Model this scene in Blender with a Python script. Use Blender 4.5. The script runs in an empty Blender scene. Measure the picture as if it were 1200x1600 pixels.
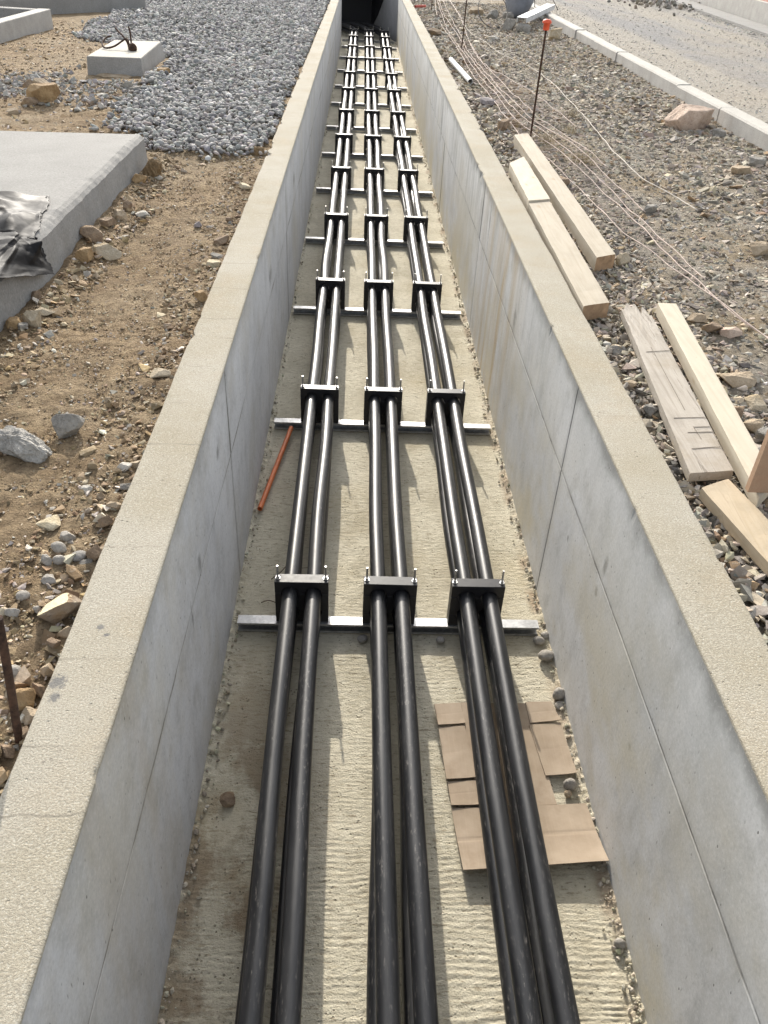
import bpy, bmesh, math
import numpy as np
from mathutils import Matrix, Vector, Quaternion

# ------------------------------------------------------------------ camera, sky, sun, exposure
scene = bpy.context.scene
col = scene.collection

cam_data = bpy.data.cameras.new('camera')
cam = bpy.data.objects.new('camera', cam_data)
col.objects.link(cam)
r = Vector((0.99883742, -0.01924401, 0.04419816))
u = Vector((-0.02415784, 0.59359796, 0.80439907))
f = Vector((0.0417158, 0.80453162, -0.59244296))
cam.matrix_world = Matrix(((r.x, u.x, -f.x, 0.0), (r.y, u.y, -f.y, 0.0), (r.z, u.z, -f.z, 2.8234), (0, 0, 0, 1)))
cam_data.sensor_fit = 'VERTICAL'
cam_data.sensor_height = 24.0
cam_data.lens = 1258.64 / 1600 * 24.0
cam_data.clip_start = 0.05
cam_data.clip_end = 2000
scene.camera = cam

SUN = Vector((-0.102, 0.765, 0.378)).normalized()
world = bpy.data.worlds.new('World')
scene.world = world
world.use_nodes = True
wn = world.node_tree
bg = wn.nodes['Background']
sky = wn.nodes.new('ShaderNodeTexSky')
sky.sky_type = 'NISHITA'
sky.sun_disc = False
sky.sun_elevation = math.asin(SUN.z)
sky.sun_rotation = math.atan2(SUN.x, SUN.y)
sky.air_density = 1.0
sky.dust_density = 2.5
sky.ozone_density = 1.0
hsv = wn.nodes.new('ShaderNodeHueSaturation')       # thin white haze: less blue in the sky light
hsv.inputs['Saturation'].default_value = 0.30
wn.links.new(sky.outputs['Color'], hsv.inputs['Color'])
wn.links.new(hsv.outputs['Color'], bg.inputs['Color'])
bg.inputs['Strength'].default_value = 0.15

sun_data = bpy.data.lights.new('sun', 'SUN')
sun_data.energy = 2.45
sun_data.angle = math.radians(0.6)
sun_data.color = (1.0, 0.93, 0.82)
sun = bpy.data.objects.new('sun', sun_data)
col.objects.link(sun)
sun.rotation_euler = SUN.to_track_quat('Z', 'Y').to_euler()
sun.location = (-3, 20, 12)

scene.render.engine = 'CYCLES'
scene.cycles.use_denoising = True
scene.cycles.denoising_prefilter = 'ACCURATE'
scene.view_settings.view_transform = 'Standard'
scene.view_settings.look = 'None'
scene.view_settings.gamma = 1.0
scene.view_settings.exposure = 1.12

# ------------------------------------------------------------------ noise and mesh helpers
def _hash(ix, iy, seed):
    h = (ix.astype(np.int64) * 374761393 + iy.astype(np.int64) * 668265263 + seed * 1442695041) & 0xFFFFFFFF
    h = ((h ^ (h >> 13)) * 1274126177) & 0xFFFFFFFF
    return ((h ^ (h >> 16)) & 0xFFFF) / 65535.0

def vnoise(x, y, seed=0):
    x = np.asarray(x, float); y = np.asarray(y, float)
    x, y = np.broadcast_arrays(x, y)
    ix = np.floor(x); iy = np.floor(y)
    fx = x - ix; fy = y - iy
    fx = fx * fx * (3 - 2 * fx); fy = fy * fy * (3 - 2 * fy)
    a = _hash(ix, iy, seed); b = _hash(ix + 1, iy, seed)
    c = _hash(ix, iy + 1, seed); d = _hash(ix + 1, iy + 1, seed)
    return (a * (1 - fx) + b * fx) * (1 - fy) + (c * (1 - fx) + d * fx) * fy - 0.5

def fbm(x, y, octaves=3, seed=0, gain=0.5):
    s = 0; a = 1.0
    for k in range(octaves):
        s = s + a * vnoise(np.asarray(x) * 2.03 ** k + 17.3 * k, np.asarray(y) * 2.03 ** k - 9.1 * k, seed + k)
        a *= gain
    return s

def make_mesh(name, verts, faces, mat=None, parent=None, smooth=False, colors=None):
    """faces: list of tuples, or an (n, k) int array of equal polygons"""
    me = bpy.data.meshes.new(name)
    if isinstance(faces, np.ndarray):
        v = np.ascontiguousarray(verts, dtype=np.float32)
        n, k = faces.shape
        me.vertices.add(len(v)); me.vertices.foreach_set('co', v.ravel())
        me.loops.add(n * k); me.loops.foreach_set('vertex_index', np.ascontiguousarray(faces, dtype=np.int32).ravel())
        me.polygons.add(n)
        me.polygons.foreach_set('loop_start', np.arange(0, n * k, k, dtype=np.int32))
        me.polygons.foreach_set('loop_total', np.full(n, k, dtype=np.int32))
        me.polygons.foreach_set('use_smooth', np.full(n, smooth, dtype=bool))
        me.update(calc_edges=True)
    else:
        me.from_pydata([tuple(map(float, p)) for p in verts], [], faces)
        me.polygons.foreach_set('use_smooth', [smooth] * len(me.polygons))
        me.update()
    me.validate()
    if colors is not None:
        a = me.attributes.new('col', 'FLOAT_COLOR', 'POINT')
        a.data.foreach_set('color', np.ascontiguousarray(colors, dtype=np.float32).ravel())
    if mat: me.materials.append(mat)
    o = bpy.data.objects.new(name, me)
    col.objects.link(o)
    if parent: o.parent = parent
    return o

def tag(o, label=None, cat=None, group=None, kind=None):
    if label: o['label'] = label
    if cat: o['category'] = cat
    if group: o['group'] = group
    if kind: o['kind'] = kind
    return o

def empty(name, loc=(0, 0, 0), rz=0.0):
    o = bpy.data.objects.new(name, None)
    o.empty_display_size = 0.1
    col.objects.link(o)
    o.location = loc
    o.rotation_euler = (0, 0, rz)
    return o

def copy_tree(o, parent=None):
    c = o.copy(); col.objects.link(c)
    if parent: c.parent = parent
    for ch in o.children: copy_tree(ch, c)
    return c

def grid_faces(nr, nc):
    i = np.arange(nr - 1)[:, None] * nc + np.arange(nc - 1)[None, :]
    i = i.ravel()
    return np.stack([i, i + 1, i + nc + 1, i + nc], 1)

class MB:
    """collects simple solids into one mesh"""
    def __init__(s): s.v = []; s.f = []
    def add(s, v, f):
        o = len(s.v); s.v += [tuple(p) for p in v]; s.f += [tuple(i + o for i in q) for q in f]
    def box(s, a, b, c=0.0):
        """box between corners a and b, edges cut by c"""
        (x0, y0, z0), (x1, y1, z1) = a, b
        if c <= 0:
            v = [(x0, y0, z0), (x1, y0, z0), (x1, y1, z0), (x0, y1, z0), (x0, y0, z1), (x1, y0, z1), (x1, y1, z1), (x0, y1, z1)]
            s.add(v, [(3, 2, 1, 0), (4, 5, 6, 7), (0, 1, 5, 4), (1, 2, 6, 5), (2, 3, 7, 6), (3, 0, 4, 7)]); return
        prof = [(x0 + c, z0), (x1 - c, z0), (x1, z0 + c), (x1, z1 - c), (x1 - c, z1), (x0 + c, z1), (x0, z1 - c), (x0, z0 + c)]
        s.prism(prof, y0, y1, c)
    def prism(s, prof, y0, y1, c=0.0):
        """profile in xz (counter clockwise seen from -y), extruded along y"""
        n = len(prof)
        if c > 0:
            cx = sum(p[0] for p in prof) / n; cz = sum(p[1] for p in prof) / n
            inn = [(p[0] + (c if p[0] < cx else -c) * 0.7, p[1] + (c if p[1] < cz else -c) * 0.7) for p in prof]
            rings = [(inn, y0), (prof, y0 + c), (prof, y1 - c), (inn, y1)]
        else:
            rings = [(prof, y0), (prof, y1)]
        v = []; fcs = []
        for pr, y in rings: v += [(p[0], y, p[1]) for p in pr]
        for k in range(len(rings) - 1):
            for i in range(n):
                j = (i + 1) % n
                fcs.append((k * n + i, k * n + j, (k + 1) * n + j, (k + 1) * n + i))
        fcs.append(tuple(range(n - 1, -1, -1)))
        fcs.append(tuple(range((len(rings) - 1) * n, len(rings) * n)))
        s.add(v, [tuple(reversed(q)) for q in fcs])
    def cyl(s, p, q, r0, r1=None, n=12):
        r1 = r0 if r1 is None else r1
        v, fc = tube_arrays([p, q], [r0, r1], n)
        s.add(v, fc)
    def build(s, name, mat, parent=None, smooth=False):
        return make_mesh(name, s.v, s.f, mat, parent, smooth)

def tube_arrays(pts, rad, n=12, cap=True):
    P = [Vector(p) for p in pts]
    m = len(P)
    if not hasattr(rad, '__len__'): rad = [rad] * m
    v = []; t0 = None; nrm = None
    for i in range(m):
        t = (P[min(i + 1, m - 1)] - P[max(i - 1, 0)]).normalized()
        if nrm is None:
            a = Vector((0, 0, 1)) if abs(t.z) < 0.9 else Vector((1, 0, 0))
            nrm = t.cross(a).normalized()
        else:
            nrm = (nrm - t * nrm.dot(t)).normalized()
        b = t.cross(nrm)
        for k in range(n):
            a = 2 * math.pi * k / n
            v.append(tuple(P[i] + (nrm * math.cos(a) + b * math.sin(a)) * rad[i]))
    fc = []
    for i in range(m - 1):
        for k in range(n):
            j = (k + 1) % n
            fc.append((i * n + k, i * n + j, (i + 1) * n + j, (i + 1) * n + k))
    if cap:
        fc.append(tuple(range(n - 1, -1, -1)))
        fc.append(tuple(range((m - 1) * n, m * n)))
    return v, fc

def tube(name, pts, rad, mat, parent=None, n=12):
    v, fc = tube_arrays(pts, rad, n)
    o = make_mesh(name, v, fc, mat, parent, True)
    sharp_caps(o)
    return o

def sharp_caps(o):
    for p in o.data.polygons:
        if p.loop_total > 4: p.use_smooth = False

def spline(pts, step):
    """Catmull-Rom through pts"""
    P = [Vector(p) for p in pts]
    P = [P[0] * 2 - P[1]] + P + [P[-1] * 2 - P[-2]]
    out = []
    for i in range(1, len(P) - 2):
        a, b, c, d = P[i - 1], P[i], P[i + 1], P[i + 2]
        n = max(1, int((c - b).length / step))
        for k in range(n):
            t = k / n
            out.append(0.5 * ((2 * b) + (c - a) * t + (2 * a - 5 * b + 4 * c - d) * t * t + (3 * b - a - 3 * c + d) * t ** 3))
    out.append(P[-2])
    return out

# icospheres as arrays
def ico(sub):
    t = (1 + 5 ** 0.5) / 2
    v = [(-1, t, 0), (1, t, 0), (-1, -t, 0), (1, -t, 0), (0, -1, t), (0, 1, t), (0, -1, -t), (0, 1, -t), (t, 0, -1), (t, 0, 1), (-t, 0, -1), (-t, 0, 1)]
    v = [np.array(p) / np.linalg.norm(p) for p in v]
    fc = [(0, 11, 5), (0, 5, 1), (0, 1, 7), (0, 7, 10), (0, 10, 11), (1, 5, 9), (5, 11, 4), (11, 10, 2), (10, 7, 6), (7, 1, 8), (3, 9, 4), (3, 4, 2), (3, 2, 6), (3, 6, 8), (3, 8, 9), (4, 9, 5), (2, 4, 11), (6, 2, 10), (8, 6, 7), (9, 8, 1)]
    for _ in range(sub):
        mid = {}; nf = []
        def m(a, b):
            k = (min(a, b), max(a, b))
            if k not in mid:
                p = v[a] + v[b]; v.append(p / np.linalg.norm(p)); mid[k] = len(v) - 1
            return mid[k]
        for a, b, c in fc:
            x, y, z = m(a, b), m(b, c), m(c, a)
            nf += [(a, x, z), (b, y, x), (c, z, y), (x, y, z)]
        fc = nf
    return np.array(v), np.array(fc, dtype=np.int32)

ICO = {k: ico(k) for k in range(5)}

def chunk(rng, sub, nplanes=9, sharp=True, noise=0.0):
    """a broken stone: unit ball cut by random planes; or a rounded pebble"""
    V, F = ICO[sub]
    if sharp:
        n = rng.normal(size=(nplanes, 3)); n /= np.linalg.norm(n, axis=1)[:, None]
        n = np.vstack([n, -n[: nplanes // 2], [[0, 0, 1]], [[0, 0, -1]]])
        h = rng.uniform(0.5, 1.0, len(n))
        d = V @ n.T
        rr = np.where(d > 0.05, h / np.maximum(d, 0.05), 9).min(1)
        rr = np.minimum(rr, 1.25)
        W = V * rr[:, None]
    else:
        n = rng.normal(size=(4, 3)); n /= np.linalg.norm(n, axis=1)[:, None]
        ph = rng.uniform(0, 6, 4)
        rr = 1 + 0.07 * sum(np.sin(V @ n[k] * 2.2 + ph[k]) for k in range(4))
        W = V * rr[:, None]
    if noise:
        q = V * 3.1 + rng.uniform(0, 50, 3)
        rr = fbm(q[:, 0] + q[:, 2] * 0.7, q[:, 1] - q[:, 2] * 0.6, 4, int(rng.integers(1000)), 0.6)
        W = W * (1 + noise * rr[:, None])
    lo = W.min(0); hi = W.max(0)
    return (W - (lo + hi) / 2) / (hi - lo), F   # fits a 1x1x1 box, centred

def rotmats(rng, n, tilt):
    az = rng.uniform(0, 2 * np.pi, n); tx = rng.normal(0, tilt, n); ty = rng.normal(0, tilt, n)
    ca, sa, cx, sx, cy, sy = np.cos(az), np.sin(az), np.cos(tx), np.sin(tx), np.cos(ty), np.sin(ty)
    o = np.zeros(n); e = np.ones(n)
    Rz = np.array([[ca, -sa, o], [sa, ca, o], [o, o, e]]); Rx = np.array([[e, o, o], [o, cx, -sx], [o, sx, cx]]); Ry = np.array([[cy, o, sy], [o, e, o], [-sy, o, cy]])
    return np.einsum('ijn,jkn,kln->nil', Rx, Ry, Rz)

def scatter(name, rng, protos, pos, size, mat, colors, smooth, tilt=0.35, flat=(0.55, 0.8), parent=None):
    """one mesh of many small stones; pos (n,3), size (n,), colors (n,3)"""
    n = len(pos)
    which = rng.integers(0, len(protos), n)
    VV = []; FF = []; CC = []; off = 0
    R = rotmats(rng, n, tilt)
    sc = np.stack([size * rng.uniform(0.85, 1.25, n), size * rng.uniform(0.65, 0.95, n), size * rng.uniform(flat[0], flat[1], n)], 1)
    for k, (V, F) in enumerate(protos):
        idx = np.where(which == k)[0]
        if not len(idx): continue
        W = np.einsum('nij,nvj->nvi', R[idx], V[None] * sc[idx][:, None, :]) + pos[idx][:, None, :]
        VV.append(W.reshape(-1, 3))
        FF.append((F[None] + (np.arange(len(idx)) * len(V))[:, None, None]).reshape(-1, 3) + off)
        c4 = np.concatenate([colors[idx], np.ones((len(idx), 1))], 1)
        CC.append(np.repeat(c4, len(V), 0)); off += len(idx) * len(V)
    return make_mesh(name, np.concatenate(VV), np.concatenate(FF).astype(np.int32), mat, parent, smooth, np.concatenate(CC))

# ------------------------------------------------------------------ material helpers
class NT:
    def __init__(s, name, rough=0.85, spec=0.3, metal=0.0):
        s.m = bpy.data.materials.new(name); s.m.use_nodes = True
        s.t = s.m.node_tree; s.b = s.t.nodes['Principled BSDF']
        s.b.inputs['Roughness'].default_value = rough
        s.b.inputs['Specular IOR Level'].default_value = spec
        s.b.inputs['Metallic'].default_value = metal
        s.co = s.t.nodes.new('ShaderNodeTexCoord').outputs['Object']
    def put(s, sock, v):
        if isinstance(v, bpy.types.NodeSocket): s.t.links.new(v, sock)
        elif isinstance(v, (int, float)): sock.default_value = v
        else: sock.default_value = tuple(v) if len(v) == len(sock.default_value) else tuple(v) + (1.0,)
    def mapping(s, scale=(1, 1, 1), rot=(0, 0, 0), loc=(0, 0, 0), src=None):
        n = s.t.nodes.new('ShaderNodeMapping')
        s.put(n.inputs['Vector'], src or s.co); n.inputs['Scale'].default_value = scale
        n.inputs['Rotation'].default_value = rot; n.inputs['Location'].default_value = loc
        return n.outputs[0]
    def noise(s, scale, detail=4, rough=0.55, vec=None, dist=0.0):
        n = s.t.nodes.new('ShaderNodeTexNoise')
        s.put(n.inputs['Vector'], vec or s.co)
        n.inputs['Scale'].default_value = scale; n.inputs['Detail'].default_value = detail
        n.inputs['Roughness'].default_value = rough; n.inputs['Distortion'].default_value = dist
        return n.outputs['Fac']
    def voronoi(s, scale, feature='F1', vec=None, out='Distance', rnd=1.0):
        n = s.t.nodes.new('ShaderNodeTexVoronoi'); n.feature = feature
        s.put(n.inputs['Vector'], vec or s.co); n.inputs['Scale'].default_value = scale
        n.inputs['Randomness'].default_value = rnd
        return n.outputs[out]
    def ramp(s, fac, stops, interp='LINEAR'):
        n = s.t.nodes.new('ShaderNodeValToRGB'); n.color_ramp.interpolation = interp
        e = n.color_ramp.elements
        while len(e) < len(stops): e.new(0.5)
        for k, (p, c) in enumerate(stops):
            e[k].position = p
            e[k].color = (c, c, c, 1) if isinstance(c, (int, float)) else tuple(c) + (1,)
        s.put(n.inputs[0], fac)
        return n.outputs[0]
    def mix(s, a, b, fac, mode='MIX'):
        n = s.t.nodes.new('ShaderNodeMix'); n.data_type = 'RGBA'; n.blend_type = mode
        s.put(n.inputs[0], fac); s.put(n.inputs[6], a); s.put(n.inputs[7], b)
        return n.outputs[2]
    def math(s, op, a, b=0.0, clamp=False):
        n = s.t.nodes.new('ShaderNodeMath'); n.operation = op; n.use_clamp = clamp
        s.put(n.inputs[0], a); s.put(n.inputs[1], b)
        return n.outputs[0]
    def xyz(s, src=None):
        n = s.t.nodes.new('ShaderNodeSeparateXYZ'); s.put(n.inputs[0], src or s.co)
        return n.outputs
    def attr(s, name='col'):
        n = s.t.nodes.new('ShaderNodeAttribute'); n.attribute_name = name
        return n.outputs['Color']
    def bump(s, h, strength=0.5, dist=0.01, prev=None):
        n = s.t.nodes.new('ShaderNodeBump'); n.inputs['Strength'].default_value = strength
        n.inputs['Distance'].default_value = dist; s.put(n.inputs['Height'], h)
        if prev: s.t.links.new(prev, n.inputs['Normal'])
        s.t.links.new(n.outputs[0], s.b.inputs['Normal'])
        return n.outputs[0]
    def color(s, c): s.put(s.b.inputs['Base Color'], c)
    def rough(s, c): s.put(s.b.inputs['Roughness'], c)
    def step(s, x, lo, hi):
        """0 below lo, 1 above hi"""
        n = s.t.nodes.new('ShaderNodeMapRange'); n.interpolation_type = 'SMOOTHSTEP'
        s.put(n.inputs['Value'], x); n.inputs['From Min'].default_value = lo; n.inputs['From Max'].default_value = hi
        return n.outputs[0]
    def band(s, x, centre, half, soft):
        """1 near centre, 0 outside"""
        d = s.math('ABSOLUTE', s.math('SUBTRACT', x, centre))
        return s.math('SUBTRACT', 1.0, s.math('DIVIDE', s.math('SUBTRACT', d, half), soft), True)
# ------------------------------------------------------------------ materials
JOINT_Z = 0.775
JOINTS_L = [-0.1, 3.21, 6.53, 9.95, 13.3, 16.6, 19.9, 23.2]
JOINTS_R = [-0.1, 3.15, 6.52, 10.0, 13.35, 16.6, 19.9, 23.2]

def wall_material(name, joints, left):
    m = NT(name, 0.8, 0.3)
    x, y, z = m.xyz()
    big = m.noise(1.3, 5, 0.6)
    streak = m.noise(1.0, 6, 0.65, m.mapping((3, 5.0, 0.7)))
    fine = m.noise(60, 5, 0.6)
    g = m.mix((0.44, 0.44, 0.425), (0.58, 0.575, 0.56), m.ramp(big, [(0.36, 0), (0.64, 1)]))
    g = m.mix(g, (0.25, 0.245, 0.235), m.math('MULTIPLY', m.ramp(streak, [(0.52, 0), (0.72, 1)]), 0.35))
    if left:
        g = m.mix(g, (0.53, 0.53, 0.55), 0.40)
    mott = m.noise(1.0, 7, 0.72, m.mapping((5, 7, 5), loc=(1, 2, 5)))
    g = m.mix(g, (0.22, 0.215, 0.20), m.math('MULTIPLY', m.ramp(mott, [(0.52, 0), (0.66, 1)]), 0.34))
    g = m.mix(g, (0.60, 0.595, 0.575), m.math('MULTIPLY', m.ramp(mott, [(0.34, 1), (0.47, 0)]), 0.35))
    g = m.mix(g, (0.34, 0.31, 0.25), m.math('MULTIPLY', m.ramp(m.noise(2.3, 5, 0.7, m.mapping(loc=(7, 1, 3))), [(0.5, 0), (0.7, 1)]), 0.45))
    # band of rougher dark laitance under the top edge
    e = m.math('ADD', z, m.math('MULTIPLY', m.noise(3.0, 5, 0.7), 0.22))
    g = m.mix(g, (0.17, 0.168, 0.155), m.math('MULTIPLY', m.step(e, 1.23, 1.33), 0.40 if left else 0.78))
    if not left:
        run = m.noise(1.0, 5, 0.7, m.mapping((1, 5.5, 0.45), loc=(3, 6, 2)))
        up = m.math('MULTIPLY', m.step(z, 0.45, 0.95), m.band(y, 9.5, 3.5, 4.0))
        g = m.mix(g, (0.17, 0.165, 0.14), m.math('MULTIPLY', m.math('MULTIPLY', m.ramp(run, [(0.5, 0), (0.66, 1)]), up), 0.6))
    # rust coloured runs
    rs = m.noise(1.0, 4, 0.6, m.mapping((1, 6.5, 0.5), loc=(0, 3.1, 0)))
    zone = m.band(y, 5.5, 0.25, 0.9) if not left else m.band(y, 1.2, 0.2, 0.8)
    g = m.mix(g, (0.36, 0.25, 0.11), m.math('MULTIPLY', m.math('MULTIPLY', m.ramp(rs, [(0.42, 0), (0.62, 1)]), zone), 0.75 if not left else 0.2))
    # dark oily stains
    spots = [(2.36, 0.85, .05, .022), (2.38, 0.70, .04, .014), (2.85, .60, .03, .012), (4.7, .86, .09, .05), (10.6, .93, .22, .16), (1.75, .55, .04, .012), (6.1, 1.02, .05, .07)] if not left else [(2.35, .83, .07, .025), (2.15, .74, .03, .03), (2.9, .98, .06, .02), (5.2, .9, .2, .03), (7.4, .95, .25, .03)]
    wob = m.noise(14, 5, 0.7)
    for (sy, sz, ry, rz_) in spots:
        d = m.math('SQRT', m.math('ADD', m.math('POWER', m.math('DIVIDE', m.math('SUBTRACT', y, sy), ry * 0.55), 2.0), m.math('POWER', m.math('DIVIDE', m.math('SUBTRACT', z, sz), rz_ * 2.4), 2.0)))
        d = m.math('ADD', d, m.math('MULTIPLY', m.math('SUBTRACT', wob, 0.5), 2.2))
        g = m.mix(g, (0.12, 0.115, 0.10), m.math('MULTIPLY', m.ramp(d, [(0.35, 1), (1.0, 0)]), 0.65))
    if not left:
        wy_ = m.noise(0.8, 6, 0.68, m.mapping((1, 1, 1.4), loc=(2, 8, 1)))
        low = m.math('SUBTRACT', 1.15, z)
        g = m.mix(g, (0.47, 0.42, 0.30), m.math('MULTIPLY', m.math('MULTIPLY', m.ramp(wy_, [(0.42, 0), (0.58, 1)]), low, True), 0.95))
    else:
        g = m.mix(g, (0.46, 0.41, 0.30), m.math('MULTIPLY', m.ramp(m.noise(0.9, 6, 0.68, m.mapping((1, 1, 0.9), loc=(5, 3, 1))), [(0.5, 0), (0.66, 1)]), 0.4))
    fg = m.noise(75, 6, 0.75)
    g = m.mix(g, (0.30, 0.295, 0.28), m.math('MULTIPLY', m.ramp(fg, [(0.5, 0), (0.66, 1)]), 0.4))
    g = m.mix(g, (0.70, 0.69, 0.67), m.math('MULTIPLY', m.ramp(fg, [(0.34, 1), (0.46, 0)]), 0.25))
    # pin holes and scratches
    ph = m.voronoi(30, vec=m.mapping((1, 1, 0.6)))
    pick = m.ramp(m.noise(6, 4), [(0.46, 0), (0.58, 1)])
    hole = m.math('MULTIPLY', m.ramp(ph, [(0.07, 1), (0.12, 0)]), pick)
    g = m.mix(g, (0.10, 0.095, 0.085), m.math('MULTIPLY', hole, 0.8))
    sv = m.voronoi(15, vec=m.mapping((1, 2.6, 0.55), rot=(0.12, 0, 0), loc=(0.3, 0, 0)))
    sp_ = m.ramp(m.noise(4.5, 3, 0.6, m.mapping(loc=(9, 4, 2))), [(0.52, 0), (0.6, 1)])
    scr = m.math('MULTIPLY', m.ramp(sv, [(0.06, 1), (0.13, 0)]), sp_)
    g = m.mix(g, (0.13, 0.125, 0.11), m.math('MULTIPLY', scr, 0.7))
    # formwork joints: grout lines with dirt
    wz = m.math('ADD', z, m.math('MULTIPLY', m.math('SUBTRACT', m.noise(1.2, 4, 0.65), 0.5), 0.05))
    inner = m.math('SUBTRACT', 1.0, m.step(z, 1.195, 1.206))
    jl = m.math('MULTIPLY', m.math('MAXIMUM', m.band(wz, JOINT_Z, 0.0025, 0.005), m.math('MULTIPLY', m.band(wz, JOINT_Z, 0.0, 0.035), 0.22)), inner)
    jl = m.math('MULTIPLY', jl, m.ramp(m.noise(4.0, 4, 0.7), [(0.3, 0.25), (0.6, 1)]))
    jv = None
    wy = m.math('ADD', y, m.math('MULTIPLY', m.math('SUBTRACT', m.noise(2.0, 3, 0.6), 0.5), 0.02))
    for j in joints:
        q = m.math('MAXIMUM', m.band(wy, j, 0.003, 0.006), m.math('MULTIPLY', m.band(wy, j, 0.0, 0.05), 0.25))
        jv = q if jv is None else m.math('MAXIMUM', jv, q)
    jv = m.math('MULTIPLY', jv, inner)
    jj = m.math('MAXIMUM', jl, jv)
    g = m.mix(g, (0.09, 0.085, 0.075) if not left else (0.13, 0.115, 0.085), m.math('MULTIPLY', jj, 0.85))
    # sandy floated top face
    topf = m.step(m.math('ADD', z, m.math('MULTIPLY', m.math('SUBTRACT', fine, 0.5), 0.008)), 1.204, 1.210)
    warm = m.noise(1.8, 5, 0.6)
    t = m.mix((0.32, 0.285, 0.212), (0.37, 0.341, 0.278), m.ramp(warm, [(0.38, 0), (0.62, 1)]))
    t = m.mix(t, (0.340, 0.272, 0.177), m.math('MULTIPLY', m.ramp(m.noise(2.6, 5, 0.65, m.mapping((1, 1, 1), loc=(4, 2, 1))), [(0.52, 0), (0.75, 1)]), 0.55))
    grain = m.noise(190, 3, 0.7)
    t = m.mix(t, (0.210, 0.188, 0.150), m.math('MULTIPLY', m.ramp(grain, [(0.50, 0), (0.66, 1)]), 0.55))
    t = m.mix(t, (0.525, 0.503, 0.435), m.math('MULTIPLY', m.ramp(grain, [(0.32, 1), (0.47, 0)]), 0.6))
    pit = m.voronoi(34, vec=m.mapping((1, 1, 0.2)))
    pk = m.ramp(m.noise(5, 3), [(0.55, 0), (0.68, 1)])
    t = m.mix(t, (0.20, 0.18, 0.15), m.math('MULTIPLY', m.math('MULTIPLY', m.ramp(pit, [(0.10, 1), (0.2, 0)]), pk), 0.7))
    # score lines across the top
    vy = m.math('ADD', m.math('MULTIPLY', y, 3.1), m.math('MULTIPLY', m.noise(3.5, 4, 0.7), 0.25))
    vv = m.t.nodes.new('ShaderNodeTexVoronoi'); vv.voronoi_dimensions = '1D'; vv.feature = 'DISTANCE_TO_EDGE'
    vv.inputs['Scale'].default_value = 1.0; m.put(vv.inputs['W'], vy)
    sl = m.math('MULTIPLY', m.ramp(vv.outputs['Distance'], [(0.006, 1), (0.016, 0)]), m.ramp(m.noise(7, 3, 0.7), [(0.42, 0), (0.6, 1)]))
    t = m.mix(t, (0.22, 0.20, 0.16), m.math('MULTIPLY', sl, 0.8 if left else 0.35))
    if left:
        for (sx, sy, r_) in [(-0.679, 1.611, .014), (-0.656, 1.582, .011), (-0.736, 1.413, .03), (-0.728, 1.361, .02)]:
            d = m.math('SQRT', m.math('ADD', m.math('POWER', m.math('SUBTRACT', x, sx), 2.0), m.math('POWER', m.math('SUBTRACT', y, sy), 2.0)))
            d = m.math('ADD', m.math('DIVIDE', d, r_), m.math('MULTIPLY', m.math('SUBTRACT', m.noise(90, 4, 0.8), 0.5), 2.5))
            t = m.mix(t, (0.13, 0.13, 0.13), m.math('MULTIPLY', m.ramp(d, [(0.45, 1), (0.9, 0)]), 0.8))
    g = m.mix(g, t, topf)
    m.color(g)
    h = m.math('ADD', m.math('MULTIPLY', m.mix(fine, grain, topf), 0.6), m.math('MULTIPLY', m.noise(12, 4), 0.25))
    h = m.math('SUBTRACT', h, m.math('MULTIPLY', m.math('MAXIMUM', jj, hole), 1.2))
    st = m.math('ADD', 0.12, m.math('MULTIPLY', topf, 0.8))
    b = m.t.nodes.new('ShaderNodeBump'); b.inputs['Distance'].default_value = 0.006
    m.put(b.inputs['Strength'], st)
    m.rough(m.math('ADD', 0.78, m.math('MULTIPLY', topf, 0.16))); m.put(b.inputs['Height'], h)
    m.t.links.new(b.outputs[0], m.b.inputs['Normal'])
    return m.m

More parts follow.
